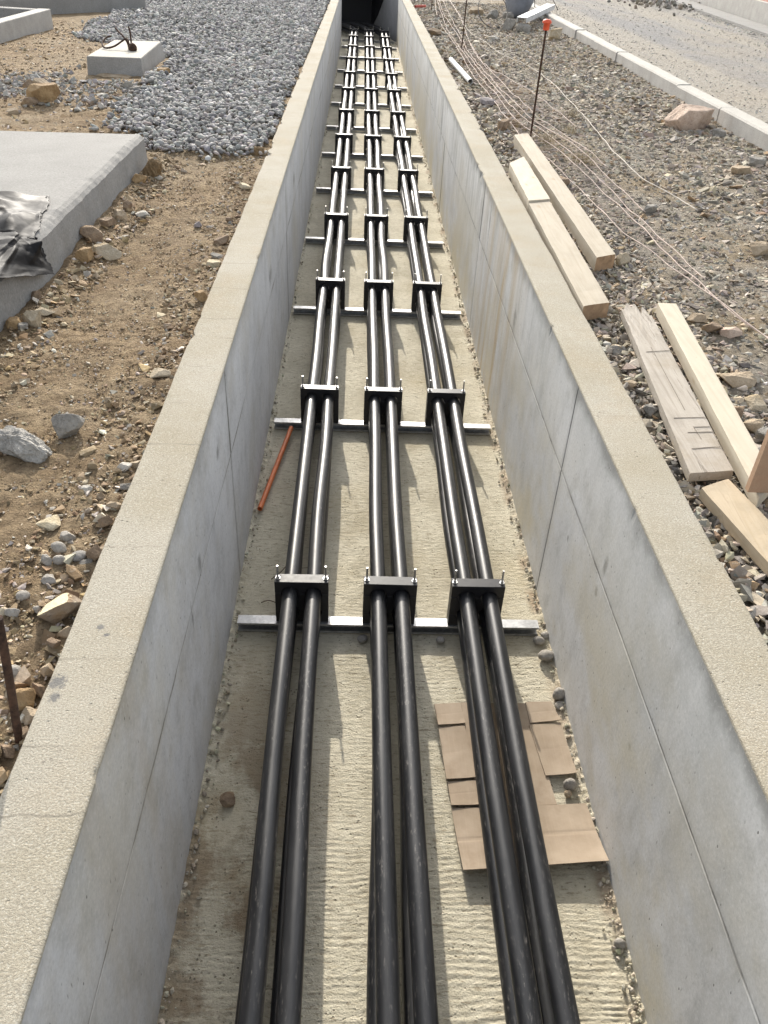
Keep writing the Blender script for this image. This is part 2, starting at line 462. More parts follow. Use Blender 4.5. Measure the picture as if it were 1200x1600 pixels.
def floor_material():
    m = NT('floor_concrete', 0.9, 0.2)
    x, y, z = m.xyz()
    c = m.mix((0.48, 0.44, 0.335), (0.62, 0.575, 0.455), m.ramp(m.noise(2.2, 6, 0.65), [(0.35, 0), (0.65, 1)]))
    c = m.mix(c, (0.64, 0.60, 0.485), m.math('MULTIPLY', m.ramp(m.noise(30, 6, 0.75), [(0.49, 0), (0.64, 1)]), 0.7))
    c = m.mix(c, (0.24, 0.20, 0.135), m.math('MULTIPLY', m.ramp(m.noise(42, 6, 0.8, m.mapping((0.45, 1.7, 1))), [(0.53, 0), (0.64, 1)]), 0.85))
    br = m.noise(1.7, 6, 0.7, m.mapping((1.2, 1.0, 1), loc=(0, 7.3, 0)))
    side = m.ramp(m.math('ADD', x, m.math('MULTIPLY', m.math('SUBTRACT', br, 0.5), 0.5)), [(0.0, 1), (0.0, 1)])
    lf = m.band(x, -0.45, 0.1, 0.35)
    nr = m.band(y, 0.9, 0.9, 1.2)
    c = m.mix(c, (0.215, 0.155, 0.095), m.math('MULTIPLY', m.math('MULTIPLY', m.ramp(br, [(0.44, 0), (0.54, 1)]), m.math('MULTIPLY', lf, nr)), 0.8))
    c = m.mix(c, (0.42, 0.33, 0.18), m.math('MULTIPLY', m.ramp(m.noise(1.1, 5, 0.6, m.mapping(loc=(2, 1, 0))), [(0.52, 0), (0.7, 1)]), 0.35))
    damp = m.noise(3.2, 6, 0.7, m.mapping((1, 0.7, 1), loc=(3, 9, 2)))
    c = m.mix(c, (0.36, 0.315, 0.225), m.math('MULTIPLY', m.ramp(damp, [(0.52, 0), (0.66, 1)]), 0.5))
    rt = m.math('MULTIPLY', m.band(x, 0.965, 0.01, 0.035), m.ramp(m.noise(3, 4), [(0.45, 0), (0.6, 1)]))
    c = m.mix(c, (0.30, 0.20, 0.13), m.math('MULTIPLY', rt, 0.55))
    pit = m.voronoi(60)
    pk = m.ramp(m.noise(14, 3), [(0.5, 0), (0.62, 1)])
    hole = m.math('MULTIPLY', m.ramp(pit, [(0.16, 1), (0.3, 0)]), pk)
    c = m.mix(c, (0.14, 0.12, 0.085), m.math('MULTIPLY', hole, 0.65))
    m.color(c)
    h = m.math('ADD', m.noise(130, 5, 0.7), m.math('MULTIPLY', m.noise(38, 4, 0.6, m.mapping((0.6, 1.5, 1))), 1.0))
    h = m.math('SUBTRACT', h, m.math('MULTIPLY', hole, 0.7))
    m.bump(h, 0.8, 0.008)
    return m.m

def ground_material():
    m = NT('site_dirt', 0.95, 0.15)
    x, y, z = m.xyz()
    n1 = m.noise(0.9, 6, 0.65); n2 = m.noise(5.5, 6, 0.7); n3 = m.noise(38, 6, 0.75); n4 = m.noise(120, 4, 0.7)
    c = m.mix((0.225, 0.155, 0.088), (0.425, 0.315, 0.19), m.ramp(n2, [(0.36, 0), (0.64, 1)]))
    c = m.mix(c, (0.40, 0.32, 0.215), m.math('MULTIPLY', m.ramp(n1, [(0.44, 0), (0.66, 1)]), 0.7))
    c = m.mix(c, (0.10, 0.07, 0.042), m.math('MULTIPLY', m.ramp(n3, [(0.5, 0), (0.64, 1)]), 0.6))
    c = m.mix(c, (0.19, 0.135, 0.082), m.math('MULTIPLY', m.ramp(m.noise(16, 6, 0.7), [(0.5, 0), (0.62, 1)]), 0.6))
    c = m.mix(c, (0.52, 0.45, 0.34), m.math('MULTIPLY', m.ramp(n3, [(0.3, 1), (0.4, 0)]), 0.55))
    g = m.mix((0.27, 0.235, 0.188), (0.38, 0.345, 0.29), m.ramp(n3, [(0.35, 0), (0.65, 1)]))
    g = m.mix(g, (0.30, 0.225, 0.13), m.math('MULTIPLY', m.ramp(n1, [(0.45, 0), (0.62, 1)]), 0.75))
    right = m.ramp(x, [(0.0, 0), (0.5, 1)])
    c = m.mix(c, g, right)
    m.color(c)
    h = m.math('ADD', m.math('ADD', n2, n3), m.math('MULTIPLY', n4, 0.6))
    m.bump(h, 1.0, 0.03)
    return m.m

def road_material():
    m = NT('gravel_road', 0.95, 0.15)
    x, y, z = m.xyz()
    vor = m.voronoi(38, out='Color'); n = m.noise(34, 7, 0.8)
    wob = m.math('ADD', x, m.math('MULTIPLY', m.noise(0.6, 5, 0.6), 1.2))
    tr = m.noise(1.0, 4, 0.6, m.mapping((1.1, 0.05, 1)))
    c = m.mix((0.205, 0.201, 0.198), (0.327, 0.293, 0.236), m.ramp(tr, [(0.42, 0), (0.56, 1)]))
    c = m.mix(c, (0.350, 0.293, 0.213), m.math('MULTIPLY', m.ramp(m.noise(0.45, 5, 0.6), [(0.46, 0), (0.66, 1)]), 0.6))
    c = m.mix(c, (0.456, 0.441, 0.418), m.math('MULTIPLY', m.ramp(n, [(0.27, 1), (0.43, 0)]), 0.6))
    c = m.mix(c, (0.106, 0.099, 0.095), m.math('MULTIPLY', m.ramp(n, [(0.53, 0), (0.68, 1)]), 0.6))
    c = m.mix(c, m.mix((0.10, 0.10, 0.10), (0.50, 0.48, 0.45), vor), 0.35)
    m.color(c)
    m.bump(m.math('ADD', n, m.voronoi(45)), 0.9, 0.015)
    return m.m

def stone_attr_material(name, bump=0.5, scale=60, rough=0.85):
    m = NT(name, rough, 0.25)
    n = m.noise(scale, 5, 0.65)
    c = m.mix(m.attr(), (0.75, 0.72, 0.66), m.math('MULTIPLY', m.ramp(n, [(0.55, 0), (0.8, 1)]), 0.35))
    c = m.mix(c, (0.07, 0.06, 0.05), m.math('MULTIPLY', m.ramp(n, [(0.22, 1), (0.42, 0)]), 0.4))
    m.color(c)
    if bump: m.bump(n, bump, 0.008)
    return m.m

def rock_material(name, a, b, stain=None, scale=14, spec=0.25, bump=0.7):
    m = NT(name, 0.88, spec)
    n = m.noise(scale, 6, 0.65); q = m.noise(scale * 6, 5, 0.7)
    c = m.mix(a, b, m.ramp(n, [(0.38, 0), (0.62, 1)]))
    c = m.mix(c, tuple(k * 0.45 for k in a), m.math('MULTIPLY', m.ramp(q, [(0.53, 0), (0.7, 1)]), 0.6))
    c = m.mix(c, tuple(min(1, k * 1.35) for k in b), m.math('MULTIPLY', m.ramp(q, [(0.28, 1), (0.44, 0)]), 0.4))
    if stain: c = m.mix(c, stain, m.math('MULTIPLY', m.ramp(m.noise(scale * 0.6, 4, 0.6, m.mapping(loc=(3, 5, 1))), [(0.48, 0), (0.62, 1)]), 0.7))
    m.color(c)
    m.bump(m.math('ADD', n, m.math('MULTIPLY', q, 0.6)), bump, 0.012)
    return m.m

def concrete_material(name, a, b, scale=3, speck=0.4, bump=0.4, top=None, stain=(0.2, 0.19, 0.17)):
    m = NT(name, 0.88, 0.25)
    n = m.noise(scale, 6, 0.65); q = m.noise(80, 4, 0.7); s_ = m.noise(2.0, 5, 0.7, m.mapping((2.2, 2.2, 0.5)))
    c = m.mix(a, b, m.ramp(n, [(0.36, 0), (0.66, 1)]))
    c = m.mix(c, stain, m.math('MULTIPLY', m.ramp(s_, [(0.55, 0), (0.78, 1)]), 0.55))
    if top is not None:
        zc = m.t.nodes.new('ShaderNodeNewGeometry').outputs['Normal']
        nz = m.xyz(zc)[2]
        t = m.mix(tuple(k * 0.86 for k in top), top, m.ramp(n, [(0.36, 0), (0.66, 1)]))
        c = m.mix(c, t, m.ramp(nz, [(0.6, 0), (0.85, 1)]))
    c = m.mix(c, tuple(k * 0.5 for k in a), m.math('MULTIPLY', m.ramp(q, [(0.52, 0), (0.66, 1)]), speck))
    c = m.mix(c, tuple(min(1, k * 1.9) for k in a), m.math('MULTIPLY', m.ramp(q, [(0.34, 1), (0.46, 0)]), speck * 0.8))
    pit = m.voronoi(22)
    c = m.mix(c, tuple(k * 0.35 for k in a), m.math('MULTIPLY', m.math('MULTIPLY', m.ramp(pit, [(0.07, 1), (0.13, 0)]), m.ramp(m.noise(6, 3), [(0.5, 0), (0.6, 1)])), 0.7))
    m.color(c)
    m.bump(m.math('ADD', q, n), bump, 0.005)
    return m.m

def wood_material(name, a, b, dark, dirt=0.3, grain=1.0, along='y'):
    m = NT(name, 0.8, 0.2)
    sc = (28, 1.6, 28) if along == 'y' else (1.6, 28, 28)
    v = m.mapping(sc)
    g = m.noise(1.0, 6, 0.65, v, 1.2)
    w = m.noise(3.5, 5, 0.65)
    c = m.mix(a, b, m.ramp(g, [(0.32, 0), (0.68, 1)]))
    c = m.mix(c, dark, m.math('MULTIPLY', m.ramp(g, [(0.58, 0), (0.66, 1), (0.72, 0)]), 0.5 * grain))
    c = m.mix(c, tuple(k * 0.7 for k in a), m.math('MULTIPLY', m.ramp(w, [(0.5, 0), (0.72, 1)]), dirt))
    kn = m.voronoi(1.0, vec=m.mapping((9, 3.2, 9) if along == 'y' else (3.2, 9, 9)))
    kd = m.math('ADD', kn, m.math('MULTIPLY', m.noise(30, 3), 0.05))
    c = m.mix(c, dark, m.math('MULTIPLY', m.ramp(kd, [(0.07, 1), (0.13, 0.5), (0.18, 0)]), 0.75))
    mud = m.noise(2.2, 6, 0.7, m.mapping(loc=(4, 2, 7)))
    c = m.mix(c, (0.27, 0.225, 0.16), m.math('MULTIPLY', m.ramp(mud, [(0.52, 0), (0.66, 1)]), dirt * 1.2))
    sp = m.noise(42, 4, 0.7)
    c = m.mix(c, dark, m.math('MULTIPLY', m.ramp(sp, [(0.62, 0), (0.74, 1)]), 0.5))
    m.color(c)
    m.bump(m.math('ADD', g, m.math('MULTIPLY', m.noise(90, 3), 0.4)), 0.5 * grain, 0.004)
    return m.m

def cable_material():
    m = NT('cable_sheath', 0.36, 0.5)
    x, y, z = m.xyz()
    d = m.noise(1.0, 6, 0.7, m.mapping((26, 2.4, 26)))
    q = m.noise(110, 4, 0.7, m.mapping((1, 0.25, 1)))
    c = m.mix((0.007, 0.0075, 0.009), (0.022, 0.0225, 0.0245), m.ramp(d, [(0.4, 0), (0.68, 1)]))
    sc = m.math('MULTIPLY', m.ramp(q, [(0.56, 0), (0.66, 1)]), m.ramp(m.noise(1.0, 5, 0.7, m.mapping((18, 1.1, 18), loc=(3, 1, 2))), [(0.46, 0), (0.6, 1)]))
    lng = m.noise(1.0, 4, 0.7, m.mapping((150, 1.6, 150)))
    sc = m.math('MAXIMUM', sc, m.math('MULTIPLY', m.ramp(lng, [(0.66, 0), (0.72, 1)]), m.ramp(m.noise(4, 3), [(0.5, 0), (0.62, 1)])))
    c = m.mix(c, (0.14, 0.13, 0.12), m.math('MULTIPLY', sc, 0.8))
    m.color(c)
    m.rough(m.ramp(m.math('ADD', m.math('MULTIPLY', d, 0.7), m.math('MULTIPLY', q, 0.3)), [(0.3, 0.29), (0.7, 0.5)]))
    m.bump(m.math('ADD', d, q), 0.07, 0.002)
    return m.m

def plain(name, c, rough=0.5, metal=0.0, spec=0.4, var=0.25, scale=30, bump=0.0):
    m = NT(name, rough, spec, metal)
    n = m.noise(scale, 5, 0.65)
    m.color(m.mix(tuple(k * (1 - var) for k in c), tuple(min(1, k * (1 + var)) for k in c), m.ramp(n, [(0.35, 0), (0.65, 1)])))
    m.rough(m.ramp(n, [(0.3, max(0.02, rough - 0.08)), (0.7, min(1, rough + 0.1))]))
    if bump: m.bump(n, bump, 0.004)
    return m.m

def galv_material():
    m = NT('galvanised_steel', 0.42, 0.5, 0.8)
    v = m.voronoi(90, out='Color'); n = m.noise(9, 5, 0.7)
    c = m.mix((0.34, 0.345, 0.35), (0.50, 0.50, 0.50), v)
    c = m.mix(c, (0.22, 0.21, 0.195), m.math('MULTIPLY', m.ramp(n, [(0.52, 0), (0.7, 1)]), 0.6))
    m.color(c); m.rough(m.ramp(n, [(0.35, 0.34), (0.7, 0.58)]))
    return m.m

def rust_material():
    m = NT('rusty_steel', 0.85, 0.3, 0.2)
    n = m.noise(40, 6, 0.7)
    m.color(m.mix((0.035, 0.022, 0.017), (0.11, 0.062, 0.04), m.ramp(n, [(0.38, 0), (0.66, 1)])))
    m.bump(n, 0.5, 0.004)
    return m.m

def cardboard_material():
    m = NT('cardboard', 0.85, 0.15)
    n = m.noise(7, 6, 0.65); q = m.noise(1.0, 4, 0.6, m.mapping((140, 3, 1)))
    c = m.mix((0.30, 0.237, 0.173), (0.385, 0.313, 0.238), m.ramp(n, [(0.36, 0), (0.66, 1)]))
    c = m.mix(c, (0.216, 0.155, 0.104), m.math('MULTIPLY', m.ramp(m.noise(5, 6, 0.7, m.mapping(loc=(1, 4, 2))), [(0.56, 0), (0.74, 1)]), 0.55))
    c = m.mix(c, (0.418, 0.331, 0.245), m.math('MULTIPLY', m.ramp(q, [(0.5, 0), (0.7, 1)]), 0.3))
    m.color(c); m.bump(m.math('ADD', n, m.math('MULTIPLY', q, 0.15)), 0.25, 0.006)
    return m.m

M = {}
M['wall_l'] = wall_material('cast_concrete_shaded_side', JOINTS_L, True)
M['wall_r'] = wall_material('cast_concrete_sunny_side', JOINTS_R, False)
M['floor'] = floor_material()
M['ground'] = ground_material()
M['road'] = road_material()
M['pebbles'] = stone_attr_material('river_pebbles', 0.15, 45, 0.8)
M['gravel'] = stone_attr_material('crushed_gravel', 0.5, 70, 0.9)
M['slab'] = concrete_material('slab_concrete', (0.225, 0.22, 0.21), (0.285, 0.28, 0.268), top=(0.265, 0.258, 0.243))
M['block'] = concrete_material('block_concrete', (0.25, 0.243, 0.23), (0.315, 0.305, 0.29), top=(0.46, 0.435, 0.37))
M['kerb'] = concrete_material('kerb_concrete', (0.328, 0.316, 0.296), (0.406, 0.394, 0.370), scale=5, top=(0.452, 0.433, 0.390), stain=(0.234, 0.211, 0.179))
M['kerb_red'] = plain('red_coping', (0.45, 0.22, 0.18), 0.85, scale=6)
M['cable'] = cable_material()
M['clamp'] = plain('clamp_polymer', (0.013, 0.0125, 0.014), 0.42, 0, 0.45, 0.3, 40, 0.06)
M['galv'] = galv_material()
M['steel'] = plain('stud_steel', (0.58, 0.57, 0.55), 0.35, 0.9, 0.5, 0.15, 60)
M['rust'] = rust_material()
M['orange'] = plain('orange_plastic', (0.62, 0.17, 0.055), 0.5, 0, 0.4, 0.15, 20)
M['cap'] = plain('orange_cap_plastic', (0.75, 0.11, 0.045), 0.5, 0, 0.4, 0.12, 30)
M['white'] = plain('white_pvc', (0.600, 0.592, 0.568), 0.5, 0, 0.4, 0.08, 12)
M['bluegrey'] = plain('blue_grey_plastic', (0.22, 0.235, 0.27), 0.55, 0, 0.4, 0.15, 6)
M['alu'] = plain('pale_metal', (0.60, 0.61, 0.62), 0.5, 0.5, 0.5, 0.12, 8)
M['redrod'] = plain('red_paint', (0.50, 0.11, 0.08), 0.6, 0, 0.3, 0.2, 20)
M['twine'] = plain('faded_netting', (0.528, 0.432, 0.376), 0.8, 0, 0.2, 0.15, 9)
M['dry'] = plain('dry_grass', (0.33, 0.27, 0.17), 0.9, 0, 0.2, 0.3, 20)
M['twig'] = plain('dry_twig', (0.13, 0.095, 0.065), 0.9, 0, 0.2, 0.3, 60)
M['cord'] = plain('white_cord', (0.576, 0.528, 0.464), 0.85, 0, 0.2, 0.15, 9)
M['wire'] = plain('dark_wire', (0.06, 0.055, 0.05), 0.6, 0.3, 0.3, 0.3, 20)
M['cardboard'] = cardboard_material()
M['overlay'] = plain('black_overlay', (0.010, 0.0105, 0.014), 0.62, 0, 0.3, 0.3, 3, 0.2)
M['endwall'] = concrete_material('end_wall_concrete', (0.19, 0.19, 0.195), (0.24, 0.24, 0.245))
M['beam'] = wood_material('sawn_pine', (0.36, 0.31, 0.235), (0.43, 0.385, 0.31), (0.33, 0.25, 0.16), 0.3, 0.7)
M['pale_wood'] = wood_material('fresh_pine', (0.47, 0.41, 0.315), (0.53, 0.48, 0.385), (0.340, 0.245, 0.136), 0.15, 0.7)
M['old_wood'] = wood_material('weathered_board', (0.296, 0.261, 0.215), (0.437, 0.398, 0.343), (0.125, 0.101, 0.078), 0.45, 1.6)
M['tan_wood'] = wood_material('tan_board', (0.42, 0.335, 0.225), (0.48, 0.40, 0.29), (0.27, 0.19, 0.11), 0.35, 0.8)
M['pink_wood'] = wood_material('brown_offcut', (0.336, 0.208, 0.132), (0.416, 0.276, 0.184), (0.200, 0.120, 0.072), 0.3, 0.8)
M['end_grain'] = plain('end_grain_wood', (0.34, 0.225, 0.135), 0.85, 0, 0.2, 0.3, 14)
M['saw_mark'] = plain('saw_cut', (0.24, 0.21, 0.175), 0.9)

def plastic_sheet_material():
    m = NT('black_polythene', 0.58, 0.12)
    n = m.noise(9, 5, 0.6)
    m.color(m.mix((0.009, 0.009, 0.010), (0.022, 0.022, 0.024), m.ramp(n, [(0.4, 0), (0.7, 1)])))
    m.rough(m.ramp(n, [(0.3, 0.5), (0.7, 0.7)]))
    m.bump(m.noise(14, 3, 0.5), 0.2, 0.01)
    return m.m
M['sheet'] = plastic_sheet_material()

M['r_grey'] = rock_material('grey_rock', (0.22, 0.205, 0.18), (0.33, 0.31, 0.275), bump=1.0)
M['r_slab'] = rock_material('broken_concrete', (0.30, 0.285, 0.255), (0.46, 0.44, 0.40), scale=26, bump=1.0)
M['r_split'] = rock_material('split_brown_rock', (0.22, 0.165, 0.115), (0.32, 0.26, 0.195), stain=(0.28, 0.18, 0.09), scale=18)
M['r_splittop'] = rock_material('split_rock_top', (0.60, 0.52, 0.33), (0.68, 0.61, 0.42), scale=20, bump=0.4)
M['r_pale'] = rock_material('pale_rock', (0.357, 0.293, 0.204), (0.459, 0.395, 0.293), stain=(0.340, 0.238, 0.111))
M['r_tan'] = rock_material('tan_rock', (0.34, 0.265, 0.18), (0.46, 0.375, 0.27), stain=(0.26, 0.19, 0.12))
M['r_ochre'] = rock_material('ochre_rock', (0.29, 0.19, 0.095), (0.41, 0.29, 0.16), stain=(0.22, 0.14, 0.07))
M['r_brown'] = rock_material('brown_rock', (0.19, 0.135, 0.09), (0.30, 0.225, 0.155), stain=(0.33, 0.22, 0.11))
M['r_pink'] = rock_material('pinkish_rock', (0.42, 0.315, 0.245), (0.52, 0.41, 0.325))
M['r_purple'] = rock_material('purplish_rock', (0.23, 0.205, 0.20), (0.32, 0.285, 0.28))
M['r_white'] = rock_material('whitish_stone', (0.448, 0.416, 0.360), (0.544, 0.516, 0.456))
M['r_cream'] = rock_material('cream_stone', (0.440, 0.368, 0.240), (0.528, 0.464, 0.336))
M['r_cobble'] = rock_material('grey_cobble', (0.26, 0.24, 0.21), (0.37, 0.345, 0.305), stain=(0.25, 0.2, 0.14), bump=0.35, scale=25)
M['r_darkcobble'] = rock_material('dark_cobble', (0.20, 0.19, 0.175), (0.29, 0.275, 0.255), bump=0.2, scale=25)
M['r_earth'] = rock_material('earth_clod', (0.19, 0.13, 0.07), (0.30, 0.21, 0.115), scale=40, bump=1.0)
M['r_square'] = M['r_cream']

# ------------------------------------------------------------------ the setting: ground, road, trench
XL0, XL1, XR1, XR0, ZT = -0.762, -0.565, 0.986, 1.187, 1.22

def ground_h(x, y):
    x = np.asarray(x, float); y = np.asarray(y, float)
    h = 1.140 + 0.05 * fbm(x * 0.45, y * 0.45, 3, 3) + 0.022 * fbm(x * 2.3, y * 2.3, 3, 8)
    left = x < 0
    near = np.clip(1 - np.abs(x - np.where(left, XL0, XR0)) / 0.5, 0, 1)
    h = h * (1 - near * 0.8) + near * 0.8 * np.where(left, 1.145, 1.125)
    foot = np.clip(1 - np.abs(x + 1.66) / 0.22, 0, 1) * ((y < 7.0) & (y > 2))
    h = h + 0.035 * foot
    heap = np.clip((y - 7.35) / 1.5, 0, 1) * np.clip((x + 4.6) / 1.5, 0, 1) * left
    h = h + 0.035 * heap
    h = h + 0.04 * np.clip((x - 3.2) / 0.8, 0, 1)
    far = np.clip((np.hypot(x, y) - 30) / 20, 0, 1)
    return h * (1 - far) + 1.12 * far

def build_ground():
    xs = np.concatenate([[-300, -120, -60, -30, -16, -11, -8.5], np.arange(-6.9, -2.5, 0.07), np.arange(-2.5, XL0 + 0.03, 0.0195),
                         np.linspace(XL0 + 0.04, XR0 - 0.04, 4), np.arange(XR0 - 0.02, 2.6, 0.0195), np.arange(2.6, 4.4, 0.05), [5, 6.5, 8, 10, 14, 22, 40, 90, 200, 300]])
    ys = np.concatenate([[-300, -100, -40, -15, -6, -3.0, -1.5, 0], np.arange(0.7, 4, 0.018), np.arange(4, 9, 0.036), np.arange(9, 25, 0.1), [25.6, 26.5, 28, 30.2, 31, 33, 38, 48, 70, 120, 250, 600]])
    X, Y = np.meshgrid(xs, ys)
    Z = ground_h(X, Y)
    near = (Y < 12) & (Y > 0)
    Z = Z + np.where(near & (X < 0), 0.016 * fbm(X * 16, Y * 16, 4, 21, 0.6), 0) + np.where(near & (X > 0), 0.016 * fbm(X * 18, Y * 18, 3, 22), 0)
    F = grid_faces(len(ys), len(xs))
    cx = X.ravel()[F].mean(1); cy = Y.ravel()[F].mean(1)
    hole = ((cx > XL0 + 0.01) & (cx < XR0 - 0.01) & (cy > -2.9) & (cy < 31)) | ((cx > -4.2) & (cx < 0) & (cy > 25.6) & (cy < 31))
    V = np.stack([X.ravel(), Y.ravel(), Z.ravel()], 1)
    F = F[~hole]
    o = make_mesh('ground', V, F, M['ground'], None, True)
    tag(o, kind='structure')

def build_floor():
    ys = [-2.0]
    while ys[-1] < 31: ys.append(ys[-1] + max(0.0042, 0.0016 * abs(ys[-1]) + 0.0025) if ys[-1] > 0.9 else ys[-1] + 0.02)
    ys = np.array(ys); xs = np.linspace(XL1 - 0.012, XR1 + 0.012, 300)
    X, Y = np.meshgrid(xs, ys)
    ph = Y * 44 + 2.2 * fbm(X * 2.2, Y * 3, 3, 15) + 0.5 * vnoise(X * 11, Y * 14, 16)
    comb = np.abs((ph % 1.0) - 0.5) * 2 - 0.5
    ridge = comb * (0.45 + 1.1 * fbm(X * 1.1, Y * 1.1, 2, 23) + 0.8 * vnoise(X * 4, Y * 5, 17) + 0.8 * vnoise(X * 18, Y * 30, 18)) + 0.5 * vnoise(X * 60, Y * 115, 3) + 0.35 * vnoise(X * 25, Y * 60, 2)
    ridge = np.where(ridge < -0.3, ridge * 2.4 + 0.42, ridge)
    Z = 0.0024 * ridge + 0.0018 * fbm(X * 16, Y * 16, 3, 5) + 0.008 * fbm(X * 0.8, Y * 0.8, 2, 6)
    edge = np.minimum(X - XL1, XR1 - X)
    lump = np.clip(1 - edge / (0.035 + 0.03 * fbm(X * 3, Y * 6, 3, 9)), 0, 1)
    Z = Z + lump * (0.012 + 0.03 * np.abs(fbm(X * 20, Y * 24, 3, 11)))
    V = np.stack([X.ravel(), Y.ravel(), Z.ravel()], 1)
    o = make_mesh('trench_floor', V, grid_faces(len(ys), len(xs)), M['floor'], None, True)
    tag(o, kind='structure')
    b = MB(); b.box((-4.2, 25.2, -0.25), (XL1 - 0.014, 31, -0.004)); tag(b.build('side_branch_floor', M['floor']), kind='structure')

def build_wall(xo, xi, y0, y1, joints, mat, label, seed):
    sgn = 1 if xi > xo else -1
    ys = [y0]
    while ys[-1] < y1: ys.append(ys[-1] + max(0.012, 0.006 * max(ys[-1], 0)))
    ys = np.array(sorted(set([q for q in ys if q < y1] + [y1] + [j + d for j in joints for d in (-0.008, -0.003, 0.003, 0.008) if y0 < j + d < y1])))
    t = abs(xi - xo)
    prof = [(0, 0.55), (0, 1.0), (0, 1.2), (0.0015, 1.2175), (0.005, 1.22)]
    prof += [(q, 1.22) for q in np.linspace(0.012, t - 0.008, 12)]
    prof += [(t - 0.003, 1.2185), (t, 1.215), (t, 1.2)]
    prof += [(t, z) for z in (1.15, 1.05, 0.95, 0.85)] + [(t, 0.783), (t - 0.0015, 0.778), (t - 0.0015, 0.772), (t, 0.767)] + [(t, z) for z in (0.7, 0.55, 0.4, 0.25, 0.1, 0.0, -0.06)]
    A = np.array(prof)
    Y = np.repeat(ys[:, None], len(A), 1); U = np.repeat(A[None, :, 0], len(ys), 0); Z = np.repeat(A[None, :, 1], len(ys), 0)
    jd = np.zeros_like(ys)
    for j in joints: jd = np.maximum(jd, np.abs(ys - j) < 0.0045)
    inn = (U > t - 0.003) & (Z < 1.205)
    U = U - inn * jd[:, None] * 0.002
    topm = Z > 1.213
    Z = Z + topm * (0.0006 * fbm(U * 40 + seed, Y * 40, 2, seed) + 0.0025 * fbm(U * 3, Y * 1.6, 2, seed + 4))
    ein = (U > t - 0.0075) & (Z > 1.19)
    chip = np.clip(fbm(Y * 9, Y * 0 + seed, 3, seed + 7) - 0.46, 0, 1) * 0.06 + 0.0012 * np.abs(fbm(Y * 40, Y * 0 + seed, 2, seed + 8))
    Z = Z - ein * chip; U = U - ein * chip * 0.8
    eo = (U < 0.02) & (Z > 1.1)
    U = U + eo * (0.005 * fbm(Y * 5, Y * 0 + 2, 4, seed + 9) + np.clip(fbm(Y * 4, Y * 0 + 5, 3, seed + 11) - 0.35, 0, 1) * 0.1)
    U = U + 0.003 * fbm(Y * 0.35, Z * 0.5 + seed, 2, seed + 13)
    pr_ = np.random.default_rng(seed + 20)
    po = pr_.uniform(-0.0018, 0.0018, (len(joints) + 1, 2))
    pi_ = np.searchsorted(joints, ys)
    U = U + ((A[None, :, 0] > t - 0.003) & (A[None, :, 1] < 1.1)) * np.where(A[None, :, 1] > JOINT_Z, po[pi_, 0][:, None], po[pi_, 1][:, None])
    X = xo + sgn * U
    V = np.stack([X.ravel(), Y.ravel(), Z.ravel()], 1)
    F = grid_faces(len(ys), len(A))
    if sgn > 0: F = F[:, ::-1]
    n = len(A)
    faces = [tuple(q) for q in F]
    faces.append(tuple(range(n)) if sgn > 0 else tuple(range(n - 1, -1, -1)))
    k = (len(ys) - 1) * n
    faces.append(tuple(range(k + n - 1, k - 1, -1)) if sgn > 0 else tuple(range(k, k + n)))
    o = make_mesh('trench_wall', V, faces, mat, None, True)
    sharp_caps(o)
    for q in o.data.polygons:
        if abs(q.normal.z) < 0.5: q.use_smooth = False
    tag(o, label, 'wall', 'side walls of the cable trench')

build_ground()
build_floor()
build_wall(XL0, XL1, -2.0, 25.4, JOINTS_L, M['wall_l'], 'long concrete trench wall on the left with its inner face in shade', 31)
build_wall(XR0, XR1, -2.0, 26.4, JOINTS_R, M['wall_r'], 'long concrete trench wall on the right with rust stained inner face', 57)

# far end: the trench turns left under an added slab
b = MB()
pts = [(XR1, 26.402), (0.30, 30.0), (-4.2, 30.0), (-4.2, 30.2), (0.36, 30.2), (XR0, 26.402)]
n = len(pts)
v = [(p[0], p[1], -0.05) for p in pts] + [(p[0], p[1], 1.205) for p in pts]
fc = [(i, (i + 1) % n, (i + 1) % n + n, i + n) for i in range(n)] + [tuple(range(n, 2 * n)), tuple(range(n - 1, -1, -1))]
tag(make_mesh('trench_end_wall', v, [tuple(reversed(q)) for q in fc], M['endwall']), 'grey concrete wall closing the far end of the trench', 'wall')
b = MB(); b.box((-4.2, 25.402, -0.05), (XL1, 25.6, 1.205)); tag(b.build('branch_wall', M['wall_l']), 'short wall where the trench turns left at its far end', 'wall')
b = MB(); b.box((-4.3, 28.0, 1.226), (1.3, 30.6, 1.40), 0.01); tag(b.build('added_shade_slab', M['slab']), 'unseen slab added to shade the far end of the trench', 'slab')  # added out of view to keep sun and sky off the chamber
# thin black layer over part of the end wall, its edge running diagonally
def on_oblique(t, z, off): return (XR1 + (0.30 - XR1) * t - 0.98 * off, 26.402 + 3.598 * t - 0.19 * off, z)
v = []
for off in (0.03, 0.012):
    v += [on_oblique(0.46, 1.15, off), on_oblique(0.52, 0.9, off), on_oblique(0.72, 0.45, off), on_oblique(0.97, 0.02, off), (0.28, 30 - off, 0.02), (-3.9, 30 - off, 0.02), (-3.9, 30 - off, 1.18), (0.30, 30 - off, 1.18)]
fc = [(0, 1, 2, 3, 4, 7), (4, 5, 6, 7), (15, 12, 11, 10, 9, 8), (15, 14, 13, 12)] + [(i, (i + 1) % 8, (i + 1) % 8 + 8, i + 8) for i in range(8)]
tag(make_mesh('black_overlay', v, fc, M['overlay']), 'thin black layer with a diagonal edge on the far end wall', 'overlay')
pv, pf = tube_arrays([on_oblique(0.54, 1.06, 0.05), on_oblique(0.54, 1.06, 0.16)], [0.085, 0.085], 20)
tag(make_mesh('pipe_stub', pv, pf, M['bluegrey'], None, False), 'short round pipe stub sticking out of the far end wall', 'pipe')

